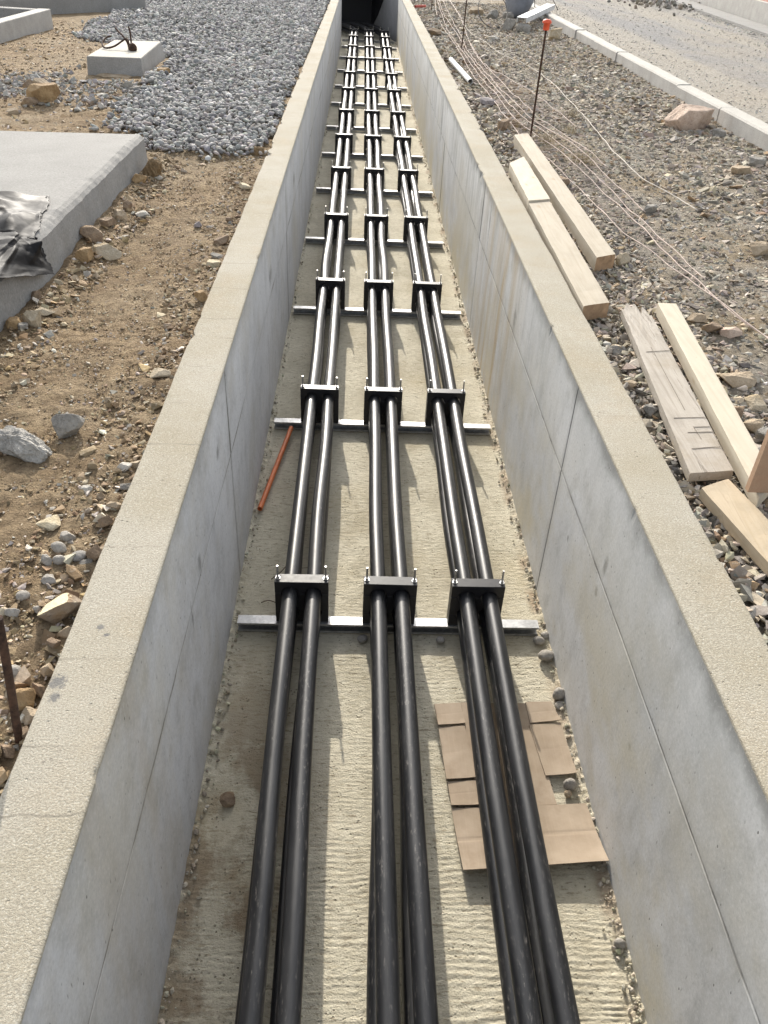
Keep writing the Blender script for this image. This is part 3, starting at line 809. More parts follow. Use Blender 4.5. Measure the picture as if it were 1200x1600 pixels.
# road behind the kerb
def build_road():
    xs = np.concatenate([np.arange(4.12, 9.0, 0.06)]); ys = np.concatenate([np.arange(3, 30, 0.1), [32, 36, 45, 70]])
    ys = np.concatenate([[-60, -20, -5, 0], ys])
    X, Y = np.meshgrid(xs, ys)
    Z = 1.282 + 0.03 * np.clip((X - 4.12) / 2, 0, 1) + 0.02 * fbm(X * 0.9, Y * 0.15, 3, 41) + 0.008 * fbm(X * 6, Y * 6, 3, 42)
    tag(make_mesh('gravel_road', np.stack([X.ravel(), Y.ravel(), Z.ravel()], 1), grid_faces(len(ys), len(xs)), M['road'], None, True), kind='structure')
build_road()

# ------------------------------------------------------------------ steel rails, clamps and cables
RAIL_Y = [2.82, 4.74, 6.71, 8.61, 10.57, 12.47, 14.33, 16.42, 18.34, 20.43, 22.55, 24.60, 26.05]
ORD = ['nearest', 'second', 'third', 'fourth', 'fifth', 'sixth', 'seventh', 'eighth', 'ninth', 'tenth', 'eleventh', 'twelfth', 'farthest']
BUNDLE_X = [-0.220, 0.197, 0.617]
SIDE = ['left', 'middle', 'right']
RH = 0.055
rng = np.random.default_rng(7)

def rail_mesh():
    b = MB(); x0, x1 = -0.735, 0.735; t = 0.003; d = 0.056
    b.box((x0, 0, RH - t), (x1, d, RH)); b.box((x0, 0, 0), (x1, d, t))
    b.box((x0, d - t, t), (x1, d, RH - t))
    b.box((x0, 0, RH - t - 0.009), (x1, t, RH - t)); b.box((x0, 0, t), (x1, t, t + 0.009))
    return b
rail0 = None
for k, y in enumerate(RAIL_Y):
    rail = rail_mesh().build('steel_rail', M['galv']) if rail0 is None else rail0.copy()
    if rail0 is None: rail0 = rail
    else: col.objects.link(rail)
    rail.location = (0.200 + rng.uniform(-.012, .012), y, 0.008)
    rail.rotation_euler = (0, 0, rng.uniform(-.003, .003) + (0.006 if k > 4 else 0))
    tag(rail, 'galvanised steel rail across the trench floor, %s of the row from the viewer' % ORD[k], 'rail', 'galvanised rails under the cable clamps')

CW, CD = 0.252, 0.060         # clamp width, depth
HX, HZ = 0.055, (0.067, 0.181)
def jaw(name, z0, z1, holes_bottom, holes_top, parent):
    """one block of the clamp with half round notches"""
    w = CW / 2; R_ = 0.0395
    prof = [(-w, z0)]
    if holes_bottom:
        for hx in (-HX, HX):
            prof += [(hx - R_ * math.cos(a), z0 + R_ * math.sin(a)) for a in np.linspace(0, math.pi, 13)]
    prof += [(w, z0), (w, z1)]
    if holes_top:
        for hx in (HX, -HX):
            prof += [(hx + R_ * math.cos(a), z1 - R_ * math.sin(a)) for a in np.linspace(0, math.pi, 13)]
    prof += [(-w, z1)]
    b = MB(); b.prism(prof, 0, CD)
    o = b.build(name, M['clamp'], parent)
    bv = o.modifiers.new('edge', 'BEVEL'); bv.width = 0.002; bv.segments = 2; bv.limit_method = 'ANGLE'; bv.angle_limit = math.radians(50)
    return o
def make_clamp():
    root = empty('cable_clamp')
    jaw('clamp_block', 0, HZ[0] - 0.0008, False, True, root)
    jaw('clamp_block', HZ[0] + 0.0008, HZ[1] - 0.0008, True, True, root)
    jaw('clamp_block', HZ[1] + 0.0008, 0.252, True, False, root)
    for s in (-1, 1):
        b = MB(); b.cyl((s * (CW / 2 - .014), CD / 2, 0.2450), (s * (CW / 2 - .014), CD / 2, 0.3270), 0.0048, n=12)
        st = b.build('stud', M['steel'], root)
        b = MB(); b.cyl((s * (CW / 2 - .014), CD / 2, 0.2555), (s * (CW / 2 - .014), CD / 2, 0.2650), 0.0088, n=6); b.build('nut', M['steel'], st)
        b = MB(); b.cyl((s * (CW / 2 - .014), CD / 2, 0.2522), (s * (CW / 2 - .014), CD / 2, 0.2552), 0.0125, n=20); b.build('washer', M['steel'], st)
    return root
clamp0 = make_clamp(); first = True
for k, y in enumerate(RAIL_Y):
    for i, bx in enumerate(BUNDLE_X):
        c = clamp0 if first else copy_tree(clamp0)
        first = False
        c.location = (bx + rng.uniform(-.004, .004), y + 0.012 + rng.uniform(-.004, .004), 0.008 + RH + 0.0005)
        c.rotation_euler = (0, 0, rng.uniform(-.02, .02))
        tag(c, 'black plastic clamp holding the %s cable bundle on the %s rail from the viewer' % (SIDE[i], ORD[k]), 'clamp', 'black cable clamps bolted to the rails')

CR = 0.0365
for i, bx in enumerate(BUNDLE_X):
    for iz in (0, 1):
        for s in (-1, 1):
            z0 = 0.008 + RH + HZ[iz]; x = bx + s * HX
            pts = [(x, -1.7, z0), (x + 0.01 * s, -0.4, z0 - .01)]
            if iz: pts += [(x + (.022, .004, -.003)[i], 1.0, z0 + (.012, .006, .012)[i]), (x + (.006, .002, -.004)[i], 1.9, z0 + .004)]
            else: pts += [(x + rng.uniform(-.022, .004), 1.0, z0 - .004), (x + rng.uniform(-.014, .004), 1.9, z0 - .004)]
            for k, y in enumerate(RAIL_Y):
                pts += [(x, y - .03, z0), (x, y + 0.042, z0), (x, y + 0.11, z0)]
                if k < len(RAIL_Y) - 1:
                    dy = RAIL_Y[k + 1] - y
                    a = rng.normal(0, .0035 if iz else .008); bb = rng.normal(0, .003 if iz else .006)
                    pts += [(x + a, y + dy * .35, z0 - .003 + rng.normal(0, .002)), (x + bb, y + dy * .7, z0 - .003 + rng.normal(0, .002))]
            if iz == 0: pts[0] = (x, -1.7, z0)
            e = i * 0.10 + s * 0.02
            pts += [(x - .02, 26.5, z0), (x - .16, 27.15, z0 + .02), (x - .55, 27.85 + e, z0 + .02), (x - 1.3, 28.35 + e, z0), (x - 3.0, 28.6 + e, z0)]
            o = tube('power_cable', spline(pts, 0.11), CR, M['cable'], None, 28)
            tag(o, 'thick black cable, %s %s one of the four in the %s bundle' % ('upper' if iz else 'lower', 'left' if s < 0 else 'right', SIDE[i]), 'cable', 'black cables running along the trench')

# ------------------------------------------------------------------ things lying in the trench
def hollow_pipe(name, p, q, ro, ri, mat, n=24):
    P, Q = Vector(p), Vector(q)
    t = (Q - P).normalized(); a = t.cross(Vector((0, 0, 1))).normalized(); b = t.cross(a)
    v = []
    for c, rr in ((P, ro), (Q, ro), (Q, ri), (P, ri)):
        v += [tuple(c + (a * math.cos(2 * math.pi * k / n) + b * math.sin(2 * math.pi * k / n)) * rr) for k in range(n)]
    fc = []
    for i in range(4):
        j = (i + 1) % 4
        fc += [(i * n + k, i * n + (k + 1) % n, j * n + (k + 1) % n, j * n + k) for k in range(n)]
    return make_mesh(name, v, fc, mat, None, False)
tag(hollow_pipe('plastic_conduit', (-0.409, 4.69, 0.052), (-0.527, 3.80, 0.026), 0.0150, 0.0125, M['orange']), 'short orange plastic conduit lying on the floor against the left wall', 'pipe')

# flattened cardboard box under the right bundle
def sheet_patch(outline, zfun, thick, nx=14, ny=14):
    """bilinear patch between four corners with a thickness"""
    (a, b, c, d) = [np.array(p) for p in outline]      # a far left, b far right, c near right, d near left
    v = []
    for off in (0, -thick):
        for j in range(ny + 1):
            for i in range(nx + 1):
                s_, t_ = i / nx, j / ny
                p = (a * (1 - s_) + b * s_) * (1 - t_) + (d * (1 - s_) + c * s_) * t_
                v.append((p[0], p[1], zfun(s_, t_, p) + off))
    n1 = (nx + 1) * (ny + 1); fc = []
    for j in range(ny):
        for i in range(nx):
            q = j * (nx + 1) + i
            fc.append((q, q + nx + 1, q + nx + 2, q + 1)); fc.append((q + n1, q + 1 + n1, q + nx + 2 + n1, q + nx + 1 + n1))
    ring = [i for i in range(nx + 1)] + [(j + 1) * (nx + 1) + nx for j in range(ny)] + [ny * (nx + 1) + nx - 1 - i for i in range(nx)] + [(ny - 1 - j) * (nx + 1) for j in range(ny - 1)]
    for k in range(len(ring)):
        p, q = ring[k], ring[(k + 1) % len(ring)]
        fc.append((p, q, q + n1, p + n1))
    return v, fc
box = empty('flattened_cardboard_box', (0.66, 1.99, 0.0))
tag(box, 'flattened brown cardboard box lying under the right cable bundle', 'cardboard')
OX, OY = 0.66, 1.99
def cb(name, corners, lift, tw=0.0, nx=32, ny=32, base=0.0268, hinge=None):
    pts = [(p[0] - OX, p[1] - OY) for p in corners]
    zf = lambda s_, t_, p: base + lift * t_ ** 2 * (1 if hinge is None else (0.35 + 0.65 * (s_ if hinge == 'l' else 1 - s_))) + tw * s_ * t_ + 0.005 * float(fbm(p[0] * 5, p[1] * 5, 2, 77)) - (0.0016 if nx > 32 else 0.0004) * math.exp(-((t_ - .52 + .05 * s_) / .03) ** 2) + 0.012 * max(0, s_ * t_ - .72)
    v, fc = sheet_patch(pts, zf, 0.0045, nx, ny)
    return make_mesh(name, v, fc, M['cardboard'], box, False)
cb('panel', [(0.514, 2.383), (0.812, 2.383), (0.848, 1.872), (0.536, 1.862)], 0.0, base=0.022)
cb('flap', [(0.390, 2.366), (0.511, 2.377), (0.520, 2.262), (0.401, 2.249)], 0.008, hinge='r')
cb('flap', [(0.803, 2.385), (0.921, 2.392), (0.944, 2.284), (0.806, 2.270)], 0.008, hinge='l')
cb('flap', [(0.402, 2.241), (0.517, 2.252), (0.538, 1.990), (0.414, 1.976)], 0.010, hinge='r')
cb('flap', [(0.800, 2.262), (0.942, 2.276), (0.956, 2.011), (0.825, 2.002)], 0.010, hinge='l')
cb('flap', [(0.419, 1.969), (0.535, 1.979), (0.543, 1.864), (0.424, 1.857)], 0.010, hinge='r')
cb('flap', [(0.424, 1.848), (0.966, 1.876), (0.985, 1.612), (0.442, 1.580)], 0.026, 0.010, 48, 32)

# ------------------------------------------------------------------ left of the trench
def build_slab():
    ys = np.concatenate([np.arange(0.5, 6.86, 0.03), [6.86]])
    prof = [(-9.0, 1.386), (-6.0, 1.386), (-4.0, 1.386), (-3.0, 1.386), (-2.4, 1.386), (-2.0, 1.386), (-1.80, 1.386), (-1.737, 1.386), (-1.712, 1.374), (-1.690, 1.354), (-1.685, 1.30), (-1.680, 1.2), (-1.672, 1.12), (-1.668, 1.0)]
    A = np.array(prof)
    X = np.repeat(A[None, :, 0], len(ys), 0); Z = np.repeat(A[None, :, 1], len(ys), 0); Y = np.repeat(ys[:, None], len(A), 1)
    k = (Y - 0.5) / 6.36
    Y = 0.5 + k * (6.36 + (X + 1.69) * 0.085)
    e = (X > -1.75) & (Z > 1.34)
    X = X + e * 0.008 * fbm(Y * 9, Z * 20, 3, 91); Z = Z + e * 0.007 * fbm(Y * 11 + 3, Z * 9, 3, 92) + (Z > 1.38) * 0.006 * fbm(X * 1.3, Y * 1.3, 2, 93)
    n = len(A)
    F = [tuple(q[::-1]) for q in grid_faces(len(ys), n)]
    F.append(tuple((len(ys) - 1) * n + i for i in range(n)) )
    F.append(tuple(range(n - 1, -1, -1)))
    o = make_mesh('concrete_slab', np.stack([X.ravel(), Y.ravel(), Z.ravel()], 1), F, M['slab'], None, False)
    tag(o, 'raised concrete slab with a chamfered edge on the left', 'slab')
build_slab()

def build_sheet():
    """on top: a flap of sheet lying on the slab; over the edge: a drooping corner; a black fold between them"""
    def ridges(x, y, sc, seed):
        """crumpled facets: many random creases"""
        r_ = np.random.default_rng(seed); h = np.zeros_like(x)
        for k in range(26):
            a = r_.uniform(0, math.pi); o_ = r_.uniform(-0.6, 0.6); w = r_.uniform(.05, .16) * sc
            d = (x * math.cos(a) + y * math.sin(a)) - o_
            along = -x * math.sin(a) + y * math.cos(a)
            win = np.exp(-((along - r_.uniform(-.4, .4)) / 0.22) ** 2)
            h = h + r_.uniform(-.35, 1.0) * np.maximum(0, 1 - np.abs(d) / w) * win
        return h
    parts_v = []; parts_f = []; off = 0
    def patch(P00, P10, P11, P01, amp, seed, nrm, dome, jag):
        nonlocal off
        n = 90
        s_, t_ = np.meshgrid(np.linspace(0, 1, n), np.linspace(0, 1, n))
        js = jag * (fbm(t_ * 14, t_ * 0 + seed, 3, seed)); jt = jag * fbm(s_ * 14, s_ * 0 + seed, 3, seed + 1)
        S = s_ + js * (s_ > .97); T = t_ + jt * (t_ > .97)
        A, B, C, D = [np.array(q, float) for q in (P00, P10, P11, P01)]
        Q = ((1 - S) * (1 - T))[..., None] * A + (S * (1 - T))[..., None] * B + (S * T)[..., None] * C + ((1 - S) * T)[..., None] * D
        h = amp * ridges(S - .5, T - .5, 1.3, seed) + dome(S, T) + 0.006 * fbm(S * 6, T * 6, 2, seed + 4)
        edge = np.clip(np.minimum(np.minimum(S, 1 - S), np.minimum(T, 1 - T)) / 0.06, 0.15, 1)
        Q = Q + (np.maximum(h, -0.002) * edge)[..., None] * np.array(nrm)
        parts_v.append(Q.reshape(-1, 3)); parts_f.append(grid_faces(n, n) + off); off += n * n
    # flap on the slab, its torn hem along the slab edge
    patch((-2.55, 5.00, 1.392), (-1.845, 5.07, 1.392), (-1.690, 4.30, 1.388), (-2.05, 4.22, 1.400), 0.040, 3, (0.1, -0.1, 1), lambda S, T: 0.035 * np.exp(-((S - .45) / .25) ** 2 - ((T - .25) / .2) ** 2) + 0.03 * np.exp(-((S - .62) / .2) ** 2 - ((T - .78) / .18) ** 2), 0.05)
    # drooping corner over the slab face
    patch((-2.02, 4.34, 1.410), (-1.700, 4.345, 1.380), (-1.625, 4.285, 1.205), (-1.660, 3.40, 1.50), 0.045, 8, (0.75, -0.35, 0.45), lambda S, T: 0.085 * np.exp(-((S - .5) / .33) ** 2 - ((T - .45) / .32) ** 2), 0.04)
    # dark upright fold at the frame side
    patch((-2.30, 4.62, 1.392), (-1.955, 4.55, 1.392), (-1.86, 4.20, 1.400), (-2.05, 3.70, 1.400), 0.050, 12, (0.3, -0.35, 1), lambda S, T: 0.13 * np.exp(-((S - .5) / .28) ** 2 - ((T - .5) / .4) ** 2), 0.03)
    o = make_mesh('plastic_sheet', np.concatenate(parts_v), np.concatenate(parts_f).astype(np.int32), M['sheet'], None, True)
    so = o.modifiers.new('thickness', 'SOLIDIFY'); so.thickness = 0.001
    tag(o, 'crumpled black plastic sheet draped over the edge of the concrete slab', 'plastic sheet')
build_sheet()

blk = empty('concrete_block', (-2.95, 11.6, 1.14))
tag(blk, 'pale concrete footing block with bent rebar standing among the grey pebbles', 'concrete block')
v = [(-.31, -.74, -.12), (.37, -.76, -.12), (.35, .86, -.12), (-.33, .80, -.12), (-.277, -.74, .232), (.345, -.70, .232), (.262, .86, .232), (-.335, .77, .232)]
o = make_mesh('body', v, [(3, 2, 1, 0), (4, 5, 6, 7), (0, 1, 5, 4), (1, 2, 6, 5), (2, 3, 7, 6), (3, 0, 4, 7)], M['block'], blk)
bv = o.modifiers.new('edge', 'BEVEL'); bv.width = 0.012; bv.segments = 2
rr = np.random.default_rng(5)
V_, F_ = chunk(rr, 3, 14, True, 0.16)
o = make_mesh('mortar_footing', V_ * np.array([.74, .62, .20]) + np.array([.10, -.66, -.035]), F_, M['r_tan'], blk)
def bar(pts, rad=0.011): return tube('bent_bar', spline(pts, 0.02), rad, M['rust'], blk, 8)
bar([(.06, -.05, .20), (.045, -.03, .30), (-.03, .06, .37), (-.10, .16, .40), (-.14, .2, .43)])
bar([(.08, -.12, .20), (.07, -.08, .32), (.02, .0, .34), (-.10, -.12, .27), (-.21, -.14, .25), (-.27, -.02, .28), (-.25, .12, .33), (-.20, .18, .345)])
bar([(.10, -.10, .20), (.095, -.05, .30), (.08, .02, .40), (.06, .06, .47)])
V_, F_ = chunk(rr, 2, 8, False)
make_mesh('mortar_lump', V_ * .10 + np.array([.13, -.14, .27]), F_, M['rust'], blk, True)

def low_wall(name, p, q, th, z0, z1, mat, label, left_side=True):
    P, Q = Vector((*p, 0)), Vector((*q, 0)); d = (Q - P).normalized(); nrm = Vector((-d.y, d.x, 0)) * (th if left_side else -th)
    c = [P, Q, Q + nrm, P + nrm]
    vv = [(a.x, a.y, z0) for a in c] + [(a.x, a.y, z1) for a in c]
    fc = [(3, 2, 1, 0), (4, 5, 6, 7), (0, 1, 5, 4), (1, 2, 6, 5), (2, 3, 7, 6), (3, 0, 4, 7)]
    if not left_side: fc = [tuple(reversed(x)) for x in fc]
    o = make_mesh(name, vv, fc, mat)
    bv = o.modifiers.new('edge', 'BEVEL'); bv.width = 0.012; bv.segments = 2
    return tag(o, label, 'wall')
low_wall('low_wall', (-5.20, 10.0), (-5.10, 15.60), 0.20, 1.0, 1.395, M['kerb'], 'low pale concrete wall running away at the top left corner')
low_wall('low_wall', (-5.303, 15.602), (-8.0, 15.9), 0.20, 1.0, 1.390, M['slab'], 'return of the low concrete wall behind its far corner', True)
low_wall('low_wall', (-7.2, 15.95), (-4.2, 18.5), 0.25, 1.0, 1.395, M['slab'], 'low grey concrete wall beyond the dirt, its face in shade', True)
b = MB(); b.box((-1.45, 22.5, 1.10), (-0.79, 25.0, 1.235), 0.01); tag(b.build('paving_slab', M['block']), 'pale concrete paving slab on the pebbles beside the far left wall', 'slab')

pts = [(-0.822, 1.285, 0.95), (-0.805, 1.285, 1.14), (-0.775, 1.29, 1.42), (-0.762, 1.292, 1.56)]
v, fc = tube_arrays(spline(pts, 0.01), 0.0102, 14)
for i in range(len(v)):
    if (i // 14) % 3 == 0: c_ = None
o = make_mesh('rebar_stake', v, fc, M['rust'], None, True); sharp_caps(o)
tag(o, 'rusty brown steel stake driven into the rubble beside the left wall', 'stake')

# ------------------------------------------------------------------ right of the trench
rng = np.random.default_rng(11)
KL = 1.5
for k in range(13):
    y0 = 5.2 + k * KL
    b = MB()
    prof = [(0, 0.0), (0.175, 0.0), (0.175, 0.335), (0.165, 0.345), (0.018, 0.338), (0, 0.322)]
    b.prism(prof, 0.003, KL - 0.004, 0.004)
    o = b.build('kerb_stone', M['kerb'])
    o.location = (3.950 + rng.uniform(-.008, .008), y0, 0.975 + 0.002 * k + rng.uniform(-.006, .006))
    o.rotation_euler = (rng.uniform(-.004, .004), 0, rng.uniform(-.006, .006))
    tag(o, 'pale concrete kerb stone in the row between the gravel and the road', 'kerb', 'kerb stones along the gravel road')

def far_wall():
    P, Q = Vector((8.10, 14.0)), Vector((9.80, 33.5)); d = (Q - P).normalized(); n = Vector((d.y, -d.x))
    def strip(name, mat, w0, w1, z0, z1, parent=None):
        c = [P + n * w0, Q + n * w0, Q + n * w1, P + n * w1]
        vv = [(a.x, a.y, z0) for a in c] + [(a.x, a.y, z1) for a in c]
        return make_mesh(name, vv, [(0, 1, 2, 3), (7, 6, 5, 4), (4, 5, 1, 0), (5, 6, 2, 1), (6, 7, 3, 2), (7, 4, 0, 3)], mat, parent)
    o = strip('low_wall', M['kerb'], 0, 0.30, 1.2, 1.735)
    strip('coping', M['kerb_red'], 0.14, 0.34, 1.737, 1.80, o)
    tag(o, 'low grey concrete wall with a reddish top at the far side of the road', 'wall')
    o = strip('gutter_kerb', M['slab'], -0.62, -0.05, 1.2, 1.365)
    tag(o, 'flat grey concrete gutter strip below the reddish topped wall', 'kerb')
far_wall()

def plank_mesh(corners_top, z_top, thick, tear=0, seed=0, bottom_inset=0.0, nseg=30, tilt=0.0):
    """board from its four top corners: near left, near right, far right, far left"""
    a, b, c, d = [np.array(p, float) for p in corners_top]
    r_ = np.random.default_rng(seed); W = 14
    v = []; ts = np.linspace(0, 1, nseg + 1)
    tearv = r_.uniform(0, tear, W + 1) if tear else np.zeros(W + 1)
    for side in (0, 1):
        for t in ts:
            for i in range(W + 1):
                s_ = i / W
                tt = t * (1 - tearv[i]) if tear else t
                p = (a * (1 - s_) + b * s_) * (1 - tt) + (d * (1 - s_) + c * s_) * tt
                e = 0.0025 * float(vnoise(tt * 20, s_ * 3 + seed, 3)) + (0.004 * float(vnoise(tt * 60, s_ * 40, 8)) if tear and t > .75 else 0)
                if i in (0, W): p = p + (b - a) / np.linalg.norm(b - a) * 0.003 * float(vnoise(tt * 14, i + seed, 4)); e -= 0.0015
                v.append((p[0], p[1], (z_top + tilt * tt + e) if side == 0 else z_top + tilt * tt - thick))
    n1 = (nseg + 1) * (W + 1); fc = []
    for j in range(nseg):
        for i in range(W):
            q = j * (W + 1) + i
            fc.append((q, q + 1, q + W + 2, q + W + 1)); fc.append((q + n1, q + n1 + W + 1, q + n1 + W + 2, q + n1 + 1))
        q = j * (W + 1); fc.append((q, q + W + 1, q + W + 1 + n1, q + n1)); q += W; fc.append((q, q + n1, q + n1 + W + 1, q + W + 1))
    for i in range(W):
        fc.append((i + 1, i, i + n1, i + 1 + n1)); q = nseg * (W + 1) + i; fc.append((q, q + 1, q + 1 + n1, q + n1))
    return v, fc, W, nseg
def plank(name, corners, z, th, mat, label, tear=0, seed=0, tilt=0.0, endmat=None, cat='plank', group=None):
    o0 = np.array(corners[0], float)
    v, fc, W, ns = plank_mesh([np.array(p) - o0 for p in corners], 0, th, tear, seed, tilt=tilt)
    o = make_mesh(name, v, fc, mat)
    if endmat:
        o.data.materials.append(endmat)
        for p in o.data.polygons:
            if abs(p.normal.y) > 0.8: p.material_index = 1
    o.location = (o0[0], o0[1], z)
    return tag(o, label, cat, group or 'timber lying beside the right wall')
plank('timber_beam', [(1.446, 4.79), (1.578, 4.86), (1.610, 8.32), (1.462, 8.22)], 1.240, 0.088, M['beam'], 'thick squared timber beam lying farther from the right wall on the gravel', 0, 2, -0.004, M['end_grain'], 'beam')
bm = plank('timber_beam', [(1.195, 4.02), (1.350, 4.085), (1.386, 6.02), (1.222, 5.96)], 1.236, 0.085, M['beam'], 'broad pale timber beam lying tight against the right wall with a step in its top', 0, 3, 0.0, M['end_grain'], 'beam')
v, fc, W, ns = plank_mesh([(0.026, 1.915), (0.193, 1.985), (0.208, 3.27), (0.048, 3.02)], 0.013, 0.094, 0, 4)
make_mesh('stepped_end', v, fc, M['pale_wood'], bm)
bd = plank('weathered_board', [(1.268, 2.492), (1.446, 2.520), (1.573, 4.135), (1.432, 4.19)], 1.204, 0.040, M['old_wood'], 'weathered grey board with a splintered far end and scribed saw marks', 0.085, 5, 0.0, M['old_wood'], 'board')
# saw cuts scored in the weathered board (thin grooves)
def cut(p, q, w=0.0006):
    P, Q = Vector((p[0] - 1.268, p[1] - 2.492, 0.0022)), Vector((q[0] - 1.268, q[1] - 2.492, 0.0022))
    d = (Q - P).normalized(); n = Vector((-d.y, d.x, 0)) * w; z = Vector((0, 0, 0.0012))
    v = [P - n - z, Q - n - z, Q + n - z, P + n - z, P - n + z, Q - n + z, Q + n + z, P + n + z]
    make_mesh('saw_mark', v, [(3, 2, 1, 0), (4, 5, 6, 7), (0, 1, 5, 4), (1, 2, 6, 5), (2, 3, 7, 6), (3, 0, 4, 7)], M['saw_mark'], bd)
cut((1.40, 3.545), (1.527, 3.57)); cut((1.44, 3.60), (1.405, 2.98)); cut((1.335, 2.905), (1.475, 2.92)); cut((1.395, 2.835), (1.47, 2.842)); cut((1.355, 2.79), (1.466, 2.80)); cut((1.395, 2.84), (1.395, 2.74), .0006); cut((1.33, 2.665), (1.452, 2.685))
plank('pale_plank', [(1.462, 2.325), (1.570, 2.44), (1.738, 4.15), (1.636, 4.155)], 1.216, 0.060, M['pale_wood'], 'narrow pale new plank lying alongside the weathered board', 0, 6, 0.0, M['pale_wood'])
plank('short_plank', [(1.460, 1.40), (1.590, 1.45), (1.402, 2.46), (1.278, 2.395)], 1.205, 0.045, M['tan_wood'], 'tan plank with a rounded scratched end slanting out at the right edge', 0, 8, 0.0, M['tan_wood'])
b = MB()
v = [(1.428, 2.352, 1.219), (1.60, 2.352, 1.219), (1.60, 2.362, 1.46), (1.436, 2.362, 1.46), (1.428, 2.378, 1.219), (1.60, 2.378, 1.219), (1.60, 2.388, 1.46), (1.436, 2.388, 1.46)]
b.add(v, [(0, 1, 2, 3), (7, 6, 5, 4), (4, 5, 1, 0), (5, 6, 2, 1), (6, 7, 3, 2), (7, 4, 0, 3)])
tag(b.build('wood_offcut', M['pink_wood']), 'brown wood offcut standing on end on the pale plank at the right edge', 'wood offcut')

# fallen orange-white barrier netting, its rebar stakes and a cord
NET = [[(1.9, 24.99), (1.65, 21.02), (1.57, 18.02), (1.56, 15.85), (1.54, 14.18), (1.5, 12.07), (1.52, 10.6), (1.54, 9.12), (1.57, 8.0), (1.66, 7.28), (1.76, 6.38), (1.78, 5.63), (1.85, 5.24), (1.92, 4.77), (1.98, 4.37), (2.05, 3.97), (2.10, 3.6)],
       [(1.94, 25.01), (1.64, 18.28), (1.62, 16.51), (1.6, 14.57), (1.58, 11.78), (1.61, 10.46), (1.61, 9.3), (1.72, 8.35), (1.84, 7.54), (1.9, 6.52), (1.95, 5.91), (1.97, 5.26), (1.99, 4.64), (2.03, 4.1), (2.10, 3.7)],
       [(1.99, 25.04), (1.8, 21.09), (1.75, 18.68), (1.72, 16.36), (1.65, 14.58), (1.65, 11.85), (1.66, 10.26), (1.72, 9.3), (1.86, 8.2), (1.95, 7.0), (2.0, 6.2), (2.03, 5.3), (2.06, 4.6)],
       [(2.08, 25.1), (1.85, 19.34), (1.77, 16.38), (1.69, 14.45), (1.7, 11.81), (1.76, 9.72), (1.83, 9.09), (1.98, 8.0), (2.06, 7.0), (2.1, 6.0)],
       [(2.26, 25.21), (2.08, 20.1), (1.79, 14.71), (1.81, 11.59), (1.85, 9.82), (1.93, 9.18), (2.05, 8.3), (2.14, 7.3)],
       [(1.83, 15.52), (1.8, 13.26), (1.94, 11.93), (2.1, 10.79), (2.18, 9.78), (2.24, 9.0)]]
def on_ground(p, lift): return (p[0], p[1], float(ground_h(p[0], p[1])) + lift)
vv = []; ff = []
def addt(pts, rad, n=6):
    v, fc = tube_arrays(pts, rad, n); o = len(vv)
    vv.extend(v); ff.extend([tuple(i + o for i in q) for q in fc])
lines = []
for li, l in enumerate(NET):
    sp = spline([on_ground(p, 0.045) for p in l], 0.06)
    sp = [Vector((p.x + 0.012 * float(vnoise(p.y * 5, li * 7, 3)), p.y, p.z + 0.022 * float(vnoise(p.y * 3.1, li * 5 + 2, 6)) + 0.010)) for p in sp]
    rad = [0.0025 + 0.0018 * max(0, float(vnoise(p.y * 22, li, 9))) + 0.00008 * p.y for p in sp]
    addt(sp, rad); lines.append(sp)
def at_y(sp, y):
    return min(sp, key=lambda p: abs(p.y - y))
y = 4.0
while y < 16:
    for a, b_ in zip(lines[:-1], lines[1:]):
        if min(a[-1].y, a[0].y) < y and min(b_[-1].y, b_[0].y) < y < max(b_[0].y, b_[-1].y):
            p, q = at_y(a, y), at_y(b_, y + rng.uniform(-.05, .12))
            if (p - q).length < 0.5: addt([p, (p + q) / 2 + Vector((0, rng.uniform(-.02, .02), -0.006)), q], 0.0018, 4)
    y += 0.085 + rng.uniform(0, .03)
net = make_mesh('barrier_netting', vv, ff, M['twine'], None, True)
tag(net, 'faded strands of fallen barrier netting strung along the gravel beside the right wall', 'netting')
cordp = [(2.29, 25.23), (2.18, 21.14), (2.07, 18.83), (2.07, 17.49), (2.15, 16.44), (2.19, 14.85), (2.34, 14.1), (2.5, 13.23), (2.5, 11.44), (2.47, 9.96), (2.42, 8.87), (2.37, 8.02), (2.37, 7.1), (2.49, 6.48), (2.54, 6.15)]
sp = spline([on_ground(p, 0.035) for p in cordp], 0.05)
sp = [Vector((p.x + 0.010 * float(vnoise(p.y * 6, 3, 3)), p.y, p.z + 0.015 * float(vnoise(p.y * 3.7, 2, 6)))) for p in sp]
tag(tube('cord', sp, [0.0038 + 0.0012 * float(vnoise(p.y * 40, 1, 4)) for p in sp], M['cord'], None, 6), 'single pale cord trailing across the gravel away from the netting', 'cord')

